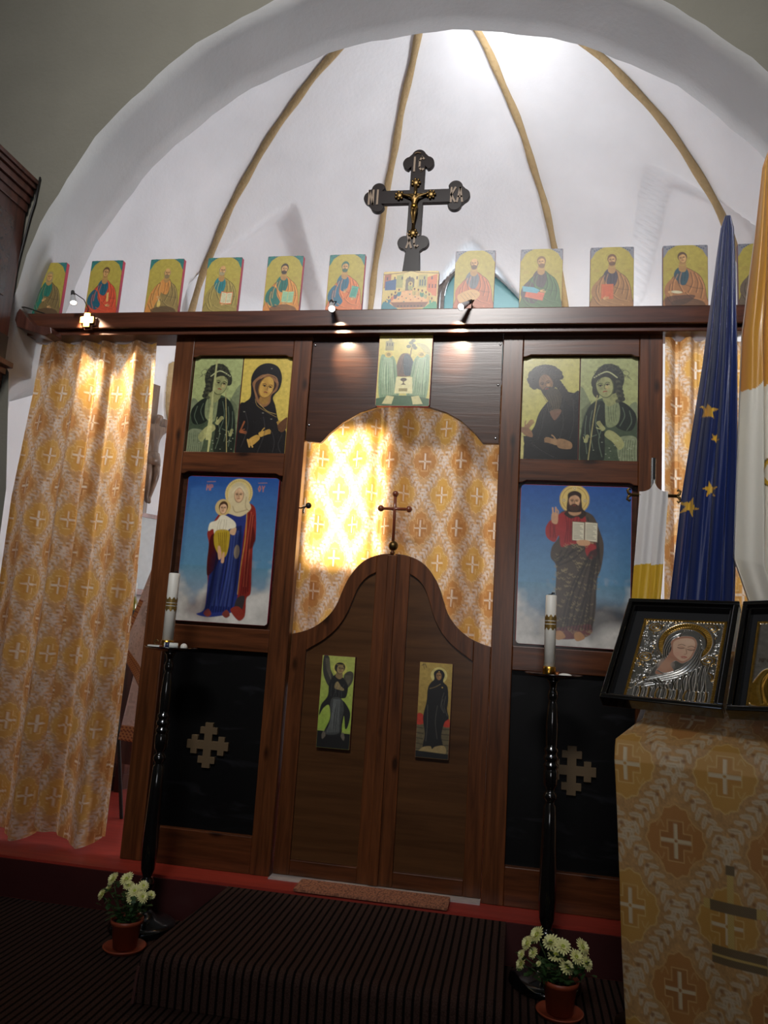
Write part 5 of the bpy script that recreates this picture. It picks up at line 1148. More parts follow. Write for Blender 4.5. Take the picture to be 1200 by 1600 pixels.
def cover():
    nu, nv = 260, 560
    U, V = np.meshgrid(np.linspace(0, 1, nu), np.linspace(0, 1, nv))
    # path from the back of the sloping top to the front hem
    P = np.array([(.468, 1.226), (.26, 1.106), (.078, 1.0), (.016, .955), (-.005, .903), (-.006, .545), (.005, .155), (.004, -.17)])
    d = np.r_[0, np.cumsum(np.hypot(*np.diff(P, axis=0).T))]; sv = V * d[-1]
    b = np.interp(sv, d, P[:, 0]); z = np.interp(sv, d, P[:, 1])
    taper = np.interp(z, [-.17, .155, .571, .935, .955, 1.013, 1.2], [.052, .044, .026, 0.0, .0, .058, .065])
    a = taper + (LW - 2 * taper) * U
    hang = np.clip((1.0 - z) / 1.1, 0, 1)
    a = a + .006 * np.sin(z * 7 + 1) * hang * (1 - 2 * U) 
    b = b - .012 * hang * np.sin(2 * PI * U * 2.1 + z * 1.5 + .4) - .004 * hang * np.sin(2 * PI * U * 5 + 3 * z)
    X = LO.x + LR.x * a + LB.x * b; Y = LO.y + LR.y * a + LB.y * b
    s = U * LW; c = brocade(s + SOFF, sv + TOFF) * np.array([.86, .79, .60])
    # braid cross sewn on the cloth
    def bar(a0, a1, z0, z1, col, sk=0.0):
        aa = U * LW; zz = z; m = (aa > a0) & (aa < a1) & (zz > z0) & (zz < z1)
        q = (1 + .25 * np.sin(aa * 900) * np.sin(z * 900))[..., None]
        c[m] = np.clip((s2l(col) * q)[m], 0, 1)
    gold, drk = (196, 164, 92), (112, 92, 62)
    bar(.292, .308, .47, .665, gold); bar(.288, .312, .648, .672, drk); bar(.230, .390, .556, .580, gold); bar(.248, .366, .554, .582, drk); bar(.250, .390, .428, .470, drk); bar(.250, .390, .446, .451, gold)
    return X, Y, z, c
X, Y, Z, c = cover()
o = grid_obj('brocade_cover', X, Y, Z, c, M['brocade_heavy'], None, None, None, tuple(lp(LW / 2, 0, .2)), thick=0.003)
tag(o, 'gold brocade cover with crosses and a sewn braid cross hanging over the lectern', 'cloth')
# side return of the cover
nu, nv = 60, 260
U, V = np.meshgrid(np.linspace(0, 1, nu), np.linspace(0, 1, nv)); 

# ---- framed repousse icons on the lectern
TH, PHI = math.radians(24.44), math.radians(48.36)
DR = Vector((math.cos(TH), -math.sin(TH), 0)); UH = Vector((math.sin(TH), math.cos(TH), 0)); DU = UH * math.cos(PHI) + Vector((0, 0, math.sin(PHI))); DN = DR.cross(DU)
if DN.y > 0: DN = -DN
DO = Vector((0.8944, -1.4445, 1.0497)); KD = 1.30
MD = Matrix(((DR.x, DU.x, DN.x, DO.x), (DR.y, DU.y, DN.y, DO.y), (DR.z, DU.z, DN.z, DO.z), (0, 0, 0, 1))) @ Matrix.Diagonal((KD, KD, KD, 1))
def relief_lady():
    A = 1.26; p = Pic(230, A, (186, 184, 176)); gold = (206, 160, 70); sil = (196, 194, 188); dks = (92, 88, 80); p.m[:] = 1
    r = np.random.default_rng(8)
    p.H[:] = 0.2
    for k in range(420):     # dense scroll work of the ground
        x, y = r.uniform(.04, .96), r.uniform(.04, A - .04); a = r.uniform(0, 6.28); l = .035
        pts = [(x + l * math.cos(a + q) * (1 - q * .25), y + l * math.sin(a + q) * (1 - q * .25)) for q in (0, .8, 1.6, 2.4)]
        g = r.random() < .25; p.line(pts, .013, gold if g else sil, .9, h=.75); p.line([(u + .008, v + .008) for u, v in pts], .005, dks, .8, h=.0)
    for x, y in ((.17, .14), (.82, .12), (.86, .86), (.13, .62), (.85, .62)):
        for q in range(4): p.ell(x, y, .085 - .02 * q, .07 - .017 * q, (gold, sil)[q % 2], .95, h=.5 + .14 * q); p.ell(x, y, .085 - .02 * q, .07 - .017 * q, dks, .7, ring=.005, h=.2)
    # halo
    p.ell(.56, .37, .335, .335, gold, h=.7); p.ell(.56, .37, .32, .32, sil, ring=.025, h=1.0); p.ell(.56, .37, .245, .245, dks, ring=.01, h=.3)
    for k in range(64):
        a = 2 * PI * k / 64; p.line([(.56 + .25 * math.cos(a), .37 + .25 * math.sin(a)), (.56 + .30 * math.cos(a), .37 + .30 * math.sin(a))], .008, (150, 110, 44), .7, h=.4)
    # veil, shoulders
    p.poly([(.22, 1.0), (.26, .80), (.34, .66), (.32, .44), (.36, .26), (.50, .16), (.66, .18), (.78, .30), (.80, .44), (.74, .56), (.80, .68), (.90, .86), (.96, 1.24), (.06, 1.24), (.12, 1.06)], sil, h=1.1)
    for k in range(9):
        t_ = k / 8; p.line([(.62 - .1 * t_, .17 + .02 * t_), (.40 - .0 * t_ + .06 * t_, .28 + .10 * t_), (.34 + .10 * t_, .50 + .04 * t_), (.38 + .1 * t_, .66)], .012, (214, 212, 206) if k % 2 else dks, .85, h=1.5 if k % 2 else .9)
    for k in range(8):
        t_ = k / 7; p.line([(.72 + .06 * t_, .28 + .2 * t_), (.74 + .03 * t_, .44 + .1 * t_), (.66 + .1 * t_, .66 + .06 * t_), (.52 + .1 * t_, .82 + .08 * t_), (.2 + .02 * t_, .96 + .1 * t_)], .012, (216, 214, 208) if k % 2 else dks, .85, h=1.5 if k % 2 else .8)
    for k in range(16):
        x = .12 + .052 * k; p.line([(x, 1.08), (x + .02 * math.sin(k), 1.16), (x, 1.24)], .022, gold if k % 2 else sil, .9, h=1.4); p.line([(x + .024, 1.08), (x + .02, 1.24)], .008, dks, .8, h=.5)
    for k in range(26):
        x = .34 + .022 * k; y0 = .98 - .34 * max(0, (k - 6) / 20.0)
        p.line([(x, y0), (x + .02 * math.sin(k * 1.7), (y0 + 1.08) / 2), (x + .015, 1.08)], .012, (222, 218, 208) if k % 2 else dks, .85, h=1.5 if k % 2 else .7)
    for k in range(14):
        x = .10 + .02 * k; p.line([(x, 1.06 - .01 * k), (x + .06, 1.0), (x + .14, .99)], .010, sil if k % 2 else dks, .8, h=1.4 if k % 2 else .6)
    # painted face
    sk = (216, 178, 150); p.poly([(.42, .50), (.40, .36), (.50, .28), (.64, .28), (.70, .38), (.69, .52), (.66, .62), (.58, .69), (.50, .66), (.45, .72), (.50, .82), (.34, .88), (.30, .84), (.36, .70)], (176, 128, 104), h=.9, metal=0)
    p.poly([(.44, .48), (.43, .37), (.51, .31), (.63, .31), (.68, .39), (.67, .52), (.64, .61), (.58, .66), (.51, .62), (.46, .56)], sk, h=1.0, metal=0); p.ell(.40, .74, .08, .10, (196, 152, 126), .9, .04, h=.9, metal=0)
    p.line([(.32, .82), (.40, .86), (.5, .82)], .014, sil, h=1.4, metal=1)
    for x, y in ((.53, .455), (.645, .475)):
        p.line([(x - .04, y - .035), (x, y - .052), (x + .04, y - .035)], .009, (92, 60, 44), .8, h=1.0); p.line([(x - .04, y), (x, y + .012), (x + .036, y + .002)], .010, (50, 32, 26), .9, h=1.0); p.ell(x, y - .01, .03, .014, (196, 150, 126), .8, .008, h=1.05)
    p.line([(.585, .46), (.605, .53), (.60, .55), (.58, .552)], .008, (150, 100, 78), .8, h=1.15); p.line([(.555, .595), (.585, .588), (.615, .60)], .014, (176, 76, 70), .9, h=1.05); p.line([(.565, .608), (.60, .61)], .010, (156, 60, 58), .8)
    p.ell(.50, .55, .05, .05, (222, 150, 130), .4, .05); p.ell(.6, .36, .07, .04, (236, 206, 180), .4, .04)
    # beaded gilt border
    for k in range(34):
        for x in (.022, .978): p.ell(x, .02 + k * (A - .04) / 33, .020, .026, (196, 152, 70), h=1.1); p.ell(x, .02 + k * (A - .04) / 33 + .02, .016, .006, (96, 70, 30), h=.3)
    for k in range(27):
        for y in (.022, A - .022): p.ell(.02 + k * .96 / 26, y, .026, .020, (196, 152, 70), h=1.1); p.ell(.02 + k * .96 / 26 + .018, y, .006, .016, (96, 70, 30), h=.3)
    return p
def relief_other():
    A = 1.26; p = Pic(150, A, (196, 190, 178)); gold = (210, 160, 66); sil = (200, 196, 188); dks = (100, 92, 80); p.m[:] = 1; p.H[:] = .3
    p.poly([(.10, .78), (.30, .70), (.9, .74), (.96, 1.2), (.06, 1.2)], gold, h=.8)
    for k in range(14):
        x = .12 + .062 * k; p.line([(x + .05, .72), (x, .86), (x - .02, 1.0), (x + .03, 1.18)], .026, gold if k % 2 else (226, 186, 96), .9, h=1.4 if k % 2 else .7); p.line([(x + .07, .74), (x + .01, .9), (x + .05, 1.18)], .008, (110, 78, 30), .7, h=.3)
    p.ell(.60, .36, .32, .34, (206, 186, 130), h=.7); p.ell(.60, .36, .30, .32, sil, ring=.03, h=1.2); p.ell(.62, .40, .15, .19, (206, 166, 136), h=1.0, metal=0); p.ell(.50, .30, .2, .14, sil, h=1.3)
    p.text(.08, .56, .05, 'MPOY', (120, 84, 50), .010, .8)
    for k in range(34):
        for x in (.022, .978): p.ell(x, .02 + k * (A - .04) / 33, .020, .026, (196, 152, 70), h=1.1)
    for k in range(27):
        for y in (.022, A - .022): p.ell(.02 + k * .96 / 26, y, .026, .020, (196, 152, 70), h=1.1)
    p.mottle(30, .08, 3); return p
def framed(a0, w, h, pic, ia0, ia1, ib0, ib1, label, depth=.03, rot=0.0):
    t = thing('framed_relief_icon', label, 'framed icon', tuple(DO + DR * (a0 + w / 2) * KD), 0, 'pair of black framed relief icons')
    T = MD @ Matrix.Translation((a0, 0, 0)) @ Matrix.Rotation(rot, 4, 'Y')
    fw = .012
    def ring(m0, m1, z0, z1):
        bm = B()
        box(bm, m0, w - m0, m0, m1, z0, z1, T); box(bm, m0, w - m0, h - m1, h - m0, z0, z1, T)
        box(bm, m0, m1, m1, h - m1, z0, z1, T); box(bm, w - m1, w - m0, m1, h - m1, z0, z1, T); return bm
    obj('frame', ring(0, fw, -.008, .024), M['black'], t, bevel=0.003)
    obj('inner_frame', ring(fw + .001, fw + .007, -.004, .016), M['black'], t, bevel=0.001)
    bm = B(); box(bm, .004, w - .004, .004, h - .004, -.010, -.003, T); obj('mount', bm, M['velvet'], t)
    hh, ww = pic.c.shape[:2]; U, V = np.meshgrid(np.linspace(0, 1, ww), np.linspace(0, 1, hh))
    a = ia0 + (ia1 - ia0) * U; b = ib1 - (ib1 - ib0) * V; n = .001 + pic.H * .0026
    edge = np.minimum(np.minimum(U, 1 - U) * (ia1 - ia0), np.minimum(V, 1 - V) * (ib1 - ib0)); n = np.where(edge < .0008, -.003, n)
    Q = np.stack([a, b, n, np.ones_like(a)], -1) @ np.array(T).T
    grid_obj('relief_plate', Q[..., 0], Q[..., 1], Q[..., 2], np.concatenate([pic.c, pic.m[..., None]], -1), M['repousse'], t, label='silver and gilt relief plate')
    return t
M['velvet'] = simple('black_velvet_mount', (22, 22, 24), 0.75)
framed(0.0, .258, .318, relief_lady(), .043, .236, .020, .270, 'black framed silver relief icon of a haloed woman looking down, left of the pair')
framed(.267, .258, .318, relief_other(), .030, .232, .020, .272, 'black framed silver and gilt relief icon cut by the right picture edge', rot=-.10)

# ---- flags
def flag_pole(name, parent, x, y, ztop, r=.011, mat='cherry', lean=0.0):
    bm = B(); tube(bm, [(x, y, FZ + .02), (x + lean, y, ztop)], r, 12); obj('pole', bm, M[mat], parent, True)
def drape(xt, zt, edgeL, edgeR, y, zb, nf, amp, colfn, name, parent, seed=0, nu=170, nv=380, hemfn=None):
    U, V = np.meshgrid(np.linspace(0, 1, nu), np.linspace(0, 1, nv))
    Z = zt - (zt - zb) * V
    L_ = np.interp(V, edgeL[0], edgeL[1]); R_ = np.interp(V, edgeR[0], edgeR[1])
    X = L_ + (R_ - L_) * U
    ph = 2 * PI * nf * (U + .04 * np.sin(6 * U + seed)); g = np.clip(V * 3 + .15, 0, 1)
    Y = y + amp * g * (np.sin(ph + .5 * np.sin(V * 3 + seed)) + .35 * np.sin(2.2 * ph + V * 2 + seed)) 
    X = X + .3 * amp * g * np.cos(ph + V)
    if hemfn is not None: Z = Z + hemfn(U, V)
    return grid_obj(name, X, Y, Z, colfn(U, V, X, Z), M['satin'], parent)
def star_mask(X, Z, cx, cz, r, a0=0.0):
    dx, dz = X - cx, Z - cz; th = np.arctan2(dx, dz) - a0; rr = np.hypot(dx, dz)
    q = np.mod(th, 2 * PI / 5) - PI / 5; q = PI / 5 - np.abs(q)
    # distance to star edge line between outer tip (r, 0) and inner notch (0.382 r, 36 deg)
    x1, y1 = r, 0.0; x2, y2 = .382 * r * math.cos(PI / 5), .382 * r * math.sin(PI / 5)
    px, py = rr * np.cos(q), rr * np.sin(q)
    return ((x2 - x1) * (py - y1) - (y2 - y1) * (px - x1)) > 0
def blue_flag(U, V, X, Z):
    c = np.empty(U.shape + (3,)); c[:] = s2l((14, 36, 96))
    for cx, cz, r, a in ((1.292, 1.780, .042, .35), (1.368, 1.852, .034, -.15), (1.362, 2.172, .040, .1), (1.388, 2.06, .022, .5)):
        m = star_mask(X, Z, cx, cz, r, a); c[m] = s2l((226, 176, 50))
    return c
t = thing('flag', 'deep blue flag with gold stars hanging from its pole', 'flag', (1.46, -.70, FZ), 0, 'tall flags on poles by the screen')
flag_pole('pole', t, 1.452, -.665, 3.01)
bm = B(); lathe(bm, [(0, 0), (.15, 0), (.15, .02), (.04, .045), (.03, .16), (0, .16)], (1.452, -.665, FZ), 24); obj('pole_base', bm, M['cherry'], t, True)
drape(0, 3.02, ([0, .03, .1, .35, .65, 1], [1.432, 1.415, 1.398, 1.345, 1.265, 1.200]), ([0, .03, .1, .35, .6, .85, 1], [1.455, 1.468, 1.474, 1.482, 1.482, 1.470, 1.456]), -.70, 1.18, 4.3, .020, blue_flag, 'cloth', t, 1.2)
def vat(U, V, X, Z):
    c = np.empty(U.shape + (3,)); 
    bd = 2.235 + (X - 1.47) * .42 + .01 * np.sin(U * 30)
    yel = (Z > bd)[..., None]; c[:] = s2l((232, 228, 216)); c = np.where(yel, s2l((210, 152, 60)), c)
    cx, cz = 1.615, 1.918; rr = np.hypot(X - cx, (Z - cz))
    c[(np.abs(rr - .062) < .006)] = s2l((206, 164, 44)); c[(np.abs(Z - cz - (X - cx) * .9) < .009) & (rr < .058)] = s2l((206, 164, 44)); c[(np.abs(Z - cz + (X - cx) * .9) < .009) & (rr < .058)] = s2l((196, 186, 150))
    c[(np.abs(rr - .070) < .0022)] = s2l((110, 84, 30)); 
    m = star_mask(X, Z, 1.61, 1.76, .03, .2); c[m] = s2l((150, 40, 34))
    return c
t = thing('flag', 'tall flag, golden yellow above and white below, at the right picture edge', 'flag', (1.64, -.75, FZ), 0, 'tall flags on poles by the screen')
flag_pole('pole', t, 1.640, -.735, 3.32, mat='brasspole') if 'brasspole' in M else flag_pole('pole', t, 1.640, -.735, 3.32, mat='cherry')
bm = B(); lathe(bm, [(0, 0), (.012, .0), (.02, .03), (.014, .06), (.004, .12), (0, .13)], (1.64, -.735, 3.32), 16); obj('spear_tip', bm, M['old_brass'], t, True)
bm = B(); lathe(bm, [(0, 0), (.15, 0), (.15, .02), (.04, .045), (.03, .16), (0, .16)], (1.64, -.735, FZ), 24); obj('pole_base', bm, M['cherry'], t, True)
drape(0, 3.27, ([0, .04, .2, .42, .55, .75, .9, 1], [1.585, 1.562, 1.530, 1.478, 1.468, 1.452, 1.442, 1.50]), ([0, .05, .3, 1], [1.62, 1.66, 1.72, 1.86]), -.76, 1.38, 4.6, .030, vat, 'cloth', t, 2.4,
      hemfn=lambda U, V: -.30 * V ** 6 * (U - .12))
# small banner on a crossbar
t = thing('small_banner', 'small white and yellow banner on a cross bar before the right post', 'banner', (1.165, -.60, FZ))
bm = B(); tube(bm, [(1.168, -.60, FZ + .02), (1.172, -.60, 2.0)], .010, 12); obj('pole', bm, M['pewter'] if 'pewter' in M else M['chrome'], t, True)
bm = B(); lathe(bm, [(0, 0), (.12, 0), (.12, .02), (.03, .04), (.02, .1), (0, .1)], (1.168, -.60, FZ), 24); obj('pole_base', bm, M['old_brass'], t, True)
bm = B(); tube(bm, [(1.085, -.605, 1.842), (1.262, -.605, 1.842)], .007, 10)
for sx_ in (-1, 1):
    e = 1.173 + sx_ * .088
    for sz in (-1, 1):
        tube(bm, [(e, -.605, 1.842), (e + sx_ * .012, -.605, 1.842 + sz * .007), (e + sx_ * .016, -.605, 1.842 + sz * .02), (e + sx_ * .008, -.605, 1.842 + sz * .026), (e + sx_ * .003, -.605, 1.842 + sz * .02)], [.006, .006, .0055, .005, .003], 8)
obj('cross_bar', bm, M['old_brass'], t, True)
def ban(U, V, X, Z):
    c = np.empty(U.shape + (3,)); c[:] = s2l((226, 222, 220)); bd = 1.555 + .01 * (U - .5)
    c[Z < bd] = s2l((216, 172, 44)); return c
def banner_half(x0, x1, y, name, s):
    U, V = np.meshgrid(np.linspace(0, 1, 60), np.linspace(0, 1, 200)); zt = 1.856; zb = 1.26
    Z = zt - (zt - zb) * V; L_ = np.interp(V, [0, .05, 1], [x0[0], x0[0], x0[1]]); R_ = np.interp(V, [0, .05, 1], [x1[0], x1[0], x1[1]])
    X = L_ + (R_ - L_) * U; Y = y - .018 * np.sin(PI * U * .9) * (.6 + .4 * V) + .004 * np.sin(9 * U + 3 * V)
    Z = Z + (.055 * np.clip(1 - V * 14, 0, 1) * (U if s > 0 else (1 - U)) ** 4)
    grid_obj(name, X, Y, Z, ban(U, V, X, Z), M['satin'], t)
banner_half((1.115, 1.080), (1.176, 1.146), -.612, 'cloth', 1); banner_half((1.170, 1.146), (1.226, 1.190), -.618, 'cloth', -1)

# ---- glimpse of the chancel at the left: folding stand under white brocade
t = thing('draped_stand', 'folding stand under white and gold brocade behind the left curtain', 'stand', (-1.62, .8, 0))
def sheet(P00, P10, P11, P01, name, colf, nu=90, nv=160, w=.01, parent=t):
    U, V = np.meshgrid(np.linspace(0, 1, nu), np.linspace(0, 1, nv)); P = [np.array(q) for q in (P00, P10, P11, P01)]
    Q = (P[0] * ((1 - U) * (1 - V))[..., None] + P[1] * (U * (1 - V))[..., None] + P[2] * (U * V)[..., None] + P[3] * ((1 - U) * V)[..., None])
    Q[..., 1] += w * np.sin(9 * U + 2 * V); return grid_obj(name, Q[..., 0], Q[..., 1], Q[..., 2], colf(U, V), M['brocade_heavy'], parent, thick=.003)
def pale(U, V):
    b = brocade(U * .4, V * .9); k = np.clip(b.mean(-1, keepdims=True) * 1.9, .25, 1); c = s2l((238, 226, 226)) * np.clip(k * 1.3, 0, 1); g = ((b[..., 0] / (b[..., 2] + .02)) > 9)[..., None]; c = np.where(g, s2l((206, 162, 84)), c)
    e = (V > .93)[..., None]; dots = ((np.mod(U * 22 + np.floor(V * 90) * .5, 1) < .5) & (np.mod(V * 90, 1) < .6))[..., None]
    return np.where(e, np.where(dots, s2l((110, 34, 30)), s2l((196, 140, 84))), c)
sheet((-1.60, .72, 1.72), (-1.15, .72, 1.82), (-1.15, .70, .44), (-1.765, .70, .46), 'hanging_cloth', pale)
def pale2(U, V):
    c = pale(U, V); e = (U < .10)[..., None]; dots = ((np.mod(V * 40, 1) < .5) & (np.mod(U * 60 + np.floor(V * 40) * .5, 1) < .5))[..., None]
    return np.where(e & (V[..., None] > .55), np.where(dots, s2l((110, 34, 30)), s2l((196, 140, 84))), c * .92)
sheet((-1.585, .66, 1.70), (-1.10, .66, 1.80), (-1.62, .64, .78), (-1.80, .66, 1.02), 'folded_cloth', pale2, w=.004)
bm = B(); tube(bm, [(-1.80, .74, .60), (-1.69, .72, .0)], .011, 6); obj('leg', bm, M['matt_black'], t)
bm = B(); tube(bm, [(-1.30, .74, .60), (-1.40, .72, .0)], .011, 6); obj('leg', bm, M['matt_black'], t)
bm = B(); tube(bm, [(-1.82, .735, .50), (-1.20, .735, .50)], .009, 6); obj('cross_rail', bm, M['matt_black'], t)
bm = B(); box(bm, -1.60, -1.10, .69, 1.1, 1.66, 1.68); obj('top_board', bm, M['cabinet'], t)

# ================================================================== SMALLER THINGS
# ---- black cross on the beam
def trefoil_cross():
    cz = 3.608; w = .040; P = []
    def arc(cx, c_z, r, a0, a1, n=12):
        return [(cx + r * math.cos(math.radians(a0 + (a1 - a0) * k / n)), c_z + r * math.sin(math.radians(a0 + (a1 - a0) * k / n))) for k in range(n + 1)]
    r = .040
    def lobe_end(ax, az):       # three lobes around an arm end, listed counter-clockwise for the +x arm, rotated
        base = [(ax - .052, -w)] + arc(ax - .030, -.048, r, 190, 350) + arc(ax + .012, 0, r, -68, 68) + arc(ax - .030, .048, r, 10, 170) + [(ax - .052, w)]
        return base
    right = [(x, z + cz) for x, z in lobe_end(.245, 0)]
    top = [(-z, x + cz) for x, z in lobe_end(.232, 0)]
    left = [(-x, -z + cz) for x, z in lobe_end(.245, 0)]
    zb = 3.335
    low_l = [(-w, zb + .052)] + arc(-.048, zb, r, 80, 260)[0:] + [(-w, zb - .052), (-.052, 3.13), (-.054, 2.912)]
    low_r = [(.054, 2.912), (.052, 3.13), (w, zb - .052)] + arc(.048, zb, r, 280, 460) + [(w, zb + .052)]
    return right + [(w, w + cz)] + top + [(-w, w + cz)] + left + [(-w, -w + cz)] + low_l + low_r + [(w, -w + cz)]
t = thing('altar_cross', 'black trefoil ended cross with brass crucifix standing on the beam', 'cross', (0, .04, 2.906))
TL = Matrix.Translation((0, 0, 2.9)) @ Matrix.Rotation(math.radians(.4), 4, 'Y') @ Matrix.Translation((0, 0, -2.9))
bm = B(); prism(bm, trefoil_cross(), .022, .050, TL); obj('cross_body', bm, M['cross_black'], t, bevel=0.002)
bm = B(); box(bm, -.11, .11, -.010, .09, 2.906, 2.93); obj('foot', bm, M['cross_black'], t, bevel=.003)
def glyphs(word, x, z, h, w, y=.0175):
    bm = B()
    for ch in word:
        for st in GLYPH[ch]:
            for (a, b), (c, d) in zip(st[:-1], st[1:]):
                p0 = Vector((x + a * h * .62, y, z - b * h)); p1 = Vector((x + c * h * .62, y, z - d * h)); dv = (p1 - p0); 
                n = Vector((-dv.z, 0, dv.x)).normalized() * w / 2; e = dv.normalized() * w * .4
                vs = [bm.verts.new(q + Vector((0, yy, 0))) for yy in (0, .004) for q in (p0 - e + n, p1 + e + n, p1 + e - n, p0 - e - n)]
                for f in ((0, 1, 2, 3), (7, 6, 5, 4), (0, 4, 5, 1), (1, 5, 6, 2), (2, 6, 7, 3), (3, 7, 4, 0)): bm.faces.new([vs[i] for i in f])
        x += h * .46
    bmesh.ops.transform(bm, matrix=TL, verts=bm.verts); return bm
for wd, x, z in (('IC', -.034, 3.842), ('XC', -.036, 3.385), ('NI', -.268, 3.650), ('KA', .190, 3.650)):
    obj('lettering', glyphs(wd, x, z, .082, .0105), M['tan_letter'], t)
for x, z, w_ in ((0, 3.865, .035), (0.0, 3.395, .035)):
    bm = B(); tube(bm, [(x - w_ / 2, .018, z), (x, .018, z + .006), (x + w_ / 2, .018, z)], .003, 6); obj('lettering_stroke', bm, M['tan_letter'], t)
# brass corpus and ornaments
t2 = thing('brass_crucifix', 'small brass crucifix with ornate ends fixed on the black cross', 'crucifix', (0, .015, 3.45))
bm = B(); tube(bm, [(0, .014, 3.665), (0, .014, 3.40)], .009, 8); tube(bm, [(-.075, .014, 3.612), (.075, .014, 3.612)], .008, 8)
for cx_, cz_, k in ((-.088, 3.612, 0), (.088, 3.612, 1), (0, 3.685, 2), (0, 3.385, 3)):
    ball(bm, (cx_, .014, cz_), .020, (1, .4, 1), 12)
    for q in range(7):
        a = 2 * PI * q / 7; ball(bm, (cx_ + .021 * math.cos(a), .013, cz_ + .021 * math.sin(a)), .008, (1, .6, 1), 8)
obj('ornamented_cross', bm, M['old_brass'], t2, True)
def corpus(name, parent, cx, cy, cz, s, mat, armz=.30, rot=None, yaw=0.0):
    J = {'pel': (0, 0, 0), 'wai': (0, 0, .10), 'che': (0, -.01, .22), 'nek': (0, -.015, .30), 'hed': (.02, -.035, .37), 'hd2': (.025, -.04, .41),
         'ls': (-.085, -.01, .27), 'le': (-.20, -.01, .31), 'lh': (-.33, 0, .36), 'rs': (.085, -.01, .27), 're': (.20, -.01, .31), 'rh': (.33, 0, .36),
         'lk': (-.045, -.055, -.20), 'lf': (-.015, -.015, -.42), 'lt': (-.012, -.045, -.47), 'rk': (.035, -.06, -.20), 'rf': (.012, -.012, -.42), 'rt': (.012, -.04, -.47), 'lp': (-.045, 0, -.04), 'rp': (.045, 0, -.04)}
    E = [('pel', 'wai'), ('wai', 'che'), ('che', 'nek'), ('nek', 'hed'), ('hed', 'hd2'), ('che', 'ls'), ('ls', 'le'), ('le', 'lh'), ('che', 'rs'), ('rs', 're'), ('re', 'rh'), ('pel', 'lp'), ('lp', 'lk'), ('lk', 'lf'), ('lf', 'lt'), ('pel', 'rp'), ('rp', 'rk'), ('rk', 'rf'), ('rf', 'rt')]
    Rd = {'pel': .065, 'wai': .055, 'che': .072, 'nek': .030, 'hed': .042, 'hd2': .040, 'ls': .036, 'le': .026, 'lh': .018, 'rs': .036, 're': .026, 'rh': .018, 'lp': .055, 'rp': .055, 'lk': .042, 'rk': .042, 'lf': .025, 'rf': .025, 'lt': .018, 'rt': .018}
    ks = list(J); me = bpy.data.meshes.new(name); q = Matrix.Rotation(yaw, 3, 'Z')
    me.from_pydata([tuple(Vector((cx, cy, cz)) + q @ (Vector(J[k]) * s)) for k in ks], [(ks.index(a), ks.index(b)) for a, b in E], [])
    o = bpy.data.objects.new(name, me); COL.objects.link(o)
    md = o.modifiers.new('skin', 'SKIN'); sv = me.skin_vertices[0].data
    for i, k in enumerate(ks): sv[i].radius = (Rd[k] * s, Rd[k] * s); sv[i].use_root = (k == 'pel')
    o.modifiers.new('sub', 'SUBSURF').levels = 1; o.modifiers['sub'].render_levels = 2
    dg = bpy.context.evaluated_depsgraph_get(); dg.update(); me2 = bpy.data.meshes.new_from_object(o.evaluated_get(dg)); bpy.data.objects.remove(o)
    return finish(name, me2, M[mat], parent, True)
corpus('figure', t2, 0, .004, 3.535, .22, 'old_brass')
bm = B(); lathe(bm, [(.004, 0), (.017, .002), (.020, .012), (.018, .026), (.004, .028)], (0, .004, 3.520), 14); obj('loincloth', bm, M['brass'], t2, True)

# ---- brass square-armed cross on the beam's face
t = thing('brass_cross', 'small glowing brass cross on the face of the beam at left', 'cross', (-1.815, -.09, 2.80))
bm = B(); c = (-1.812, 2.852); a, w = .042, .019
prism(bm, [(c[0] + x, c[1] + z) for x, z in ((-w, -a), (w, -a), (w, -w), (a, -w), (a, w), (w, w), (w, a), (-w, a), (-w, w), (-a, w), (-a, -w), (-w, -w))], -.104, -.088); obj('cross', bm, M['brass'], t, bevel=.0015)
bm = B(); a, w = .046, .023
prism(bm, [(c[0] + .006 + x, c[1] - .006 + z) for x, z in ((-w, -a), (w, -a), (w, -w), (a, -w), (a, w), (w, w), (w, a), (-w, a), (-w, w), (-a, w), (-a, -w), (-w, -w))], -.088, -.0805); obj('backing_cross', bm, M['cabinet'], t)

# ---- clip spotlights on the beam
def spot(label, tip, back, foot, target, power, size=58):
    t = thing('spotlight', label, 'lamp', foot, 0, 'small spotlights clipped on the beam')
    tip, back = Vector(tip), Vector(back); d = (tip - back).normalized(); L_ = (tip - back).length
    Q = d.to_track_quat('Z', 'Y').to_matrix().to_4x4(); T = Matrix.Translation(back) @ Q
    bm = B(); lathe(bm, [(0, -.034), (.010, -.034), (.012, -.004), (0, -.002)], (0, 0, 0), 16, T); obj('lamp_holder', bm, M['matt_black'], t, True)
    bm = B(); lathe(bm, [(.011, 0), (.013, .012), (.019, L_ - .006), (.020, L_), (.0175, L_), (.016, L_ - .008), (.009, .004)], (0, 0, 0), 20, T)
    s_ = obj('lamp_housing', bm, M['lamp_grey'], t, True)
    bm = B(); lathe(bm, [(0, L_ - .006), (.0165, L_ - .006), (.0165, L_ - .003), (0, L_ - .001)], (0, 0, 0), 20, T); obj('lit_lens', bm, M['bulb'], t, True, label='lit lamp face')
    bm = B(); f = Vector(foot); tube(bm, [f, f + Vector((0, .01, .03)), (f + back) / 2 + Vector((.02, 0, .03)), back - d * .03], .0028, 8); obj('bracket', bm, M['matt_black'], t, True)
    dd = bpy.data.lights.new('spot', 'SPOT'); dd.energy = power; dd.color = (1.0, .84, .60); dd.spot_size = math.radians(size); dd.spot_blend = .75; dd.shadow_soft_size = .02
    o = bpy.data.objects.new('lamp_light', dd); COL.objects.link(o); o.parent = t
    p = tip + d * .024; o.location = wmat(t).inverted() @ p; o.rotation_euler = (Vector(target) - p).to_track_quat('-Z', 'Y').to_euler()
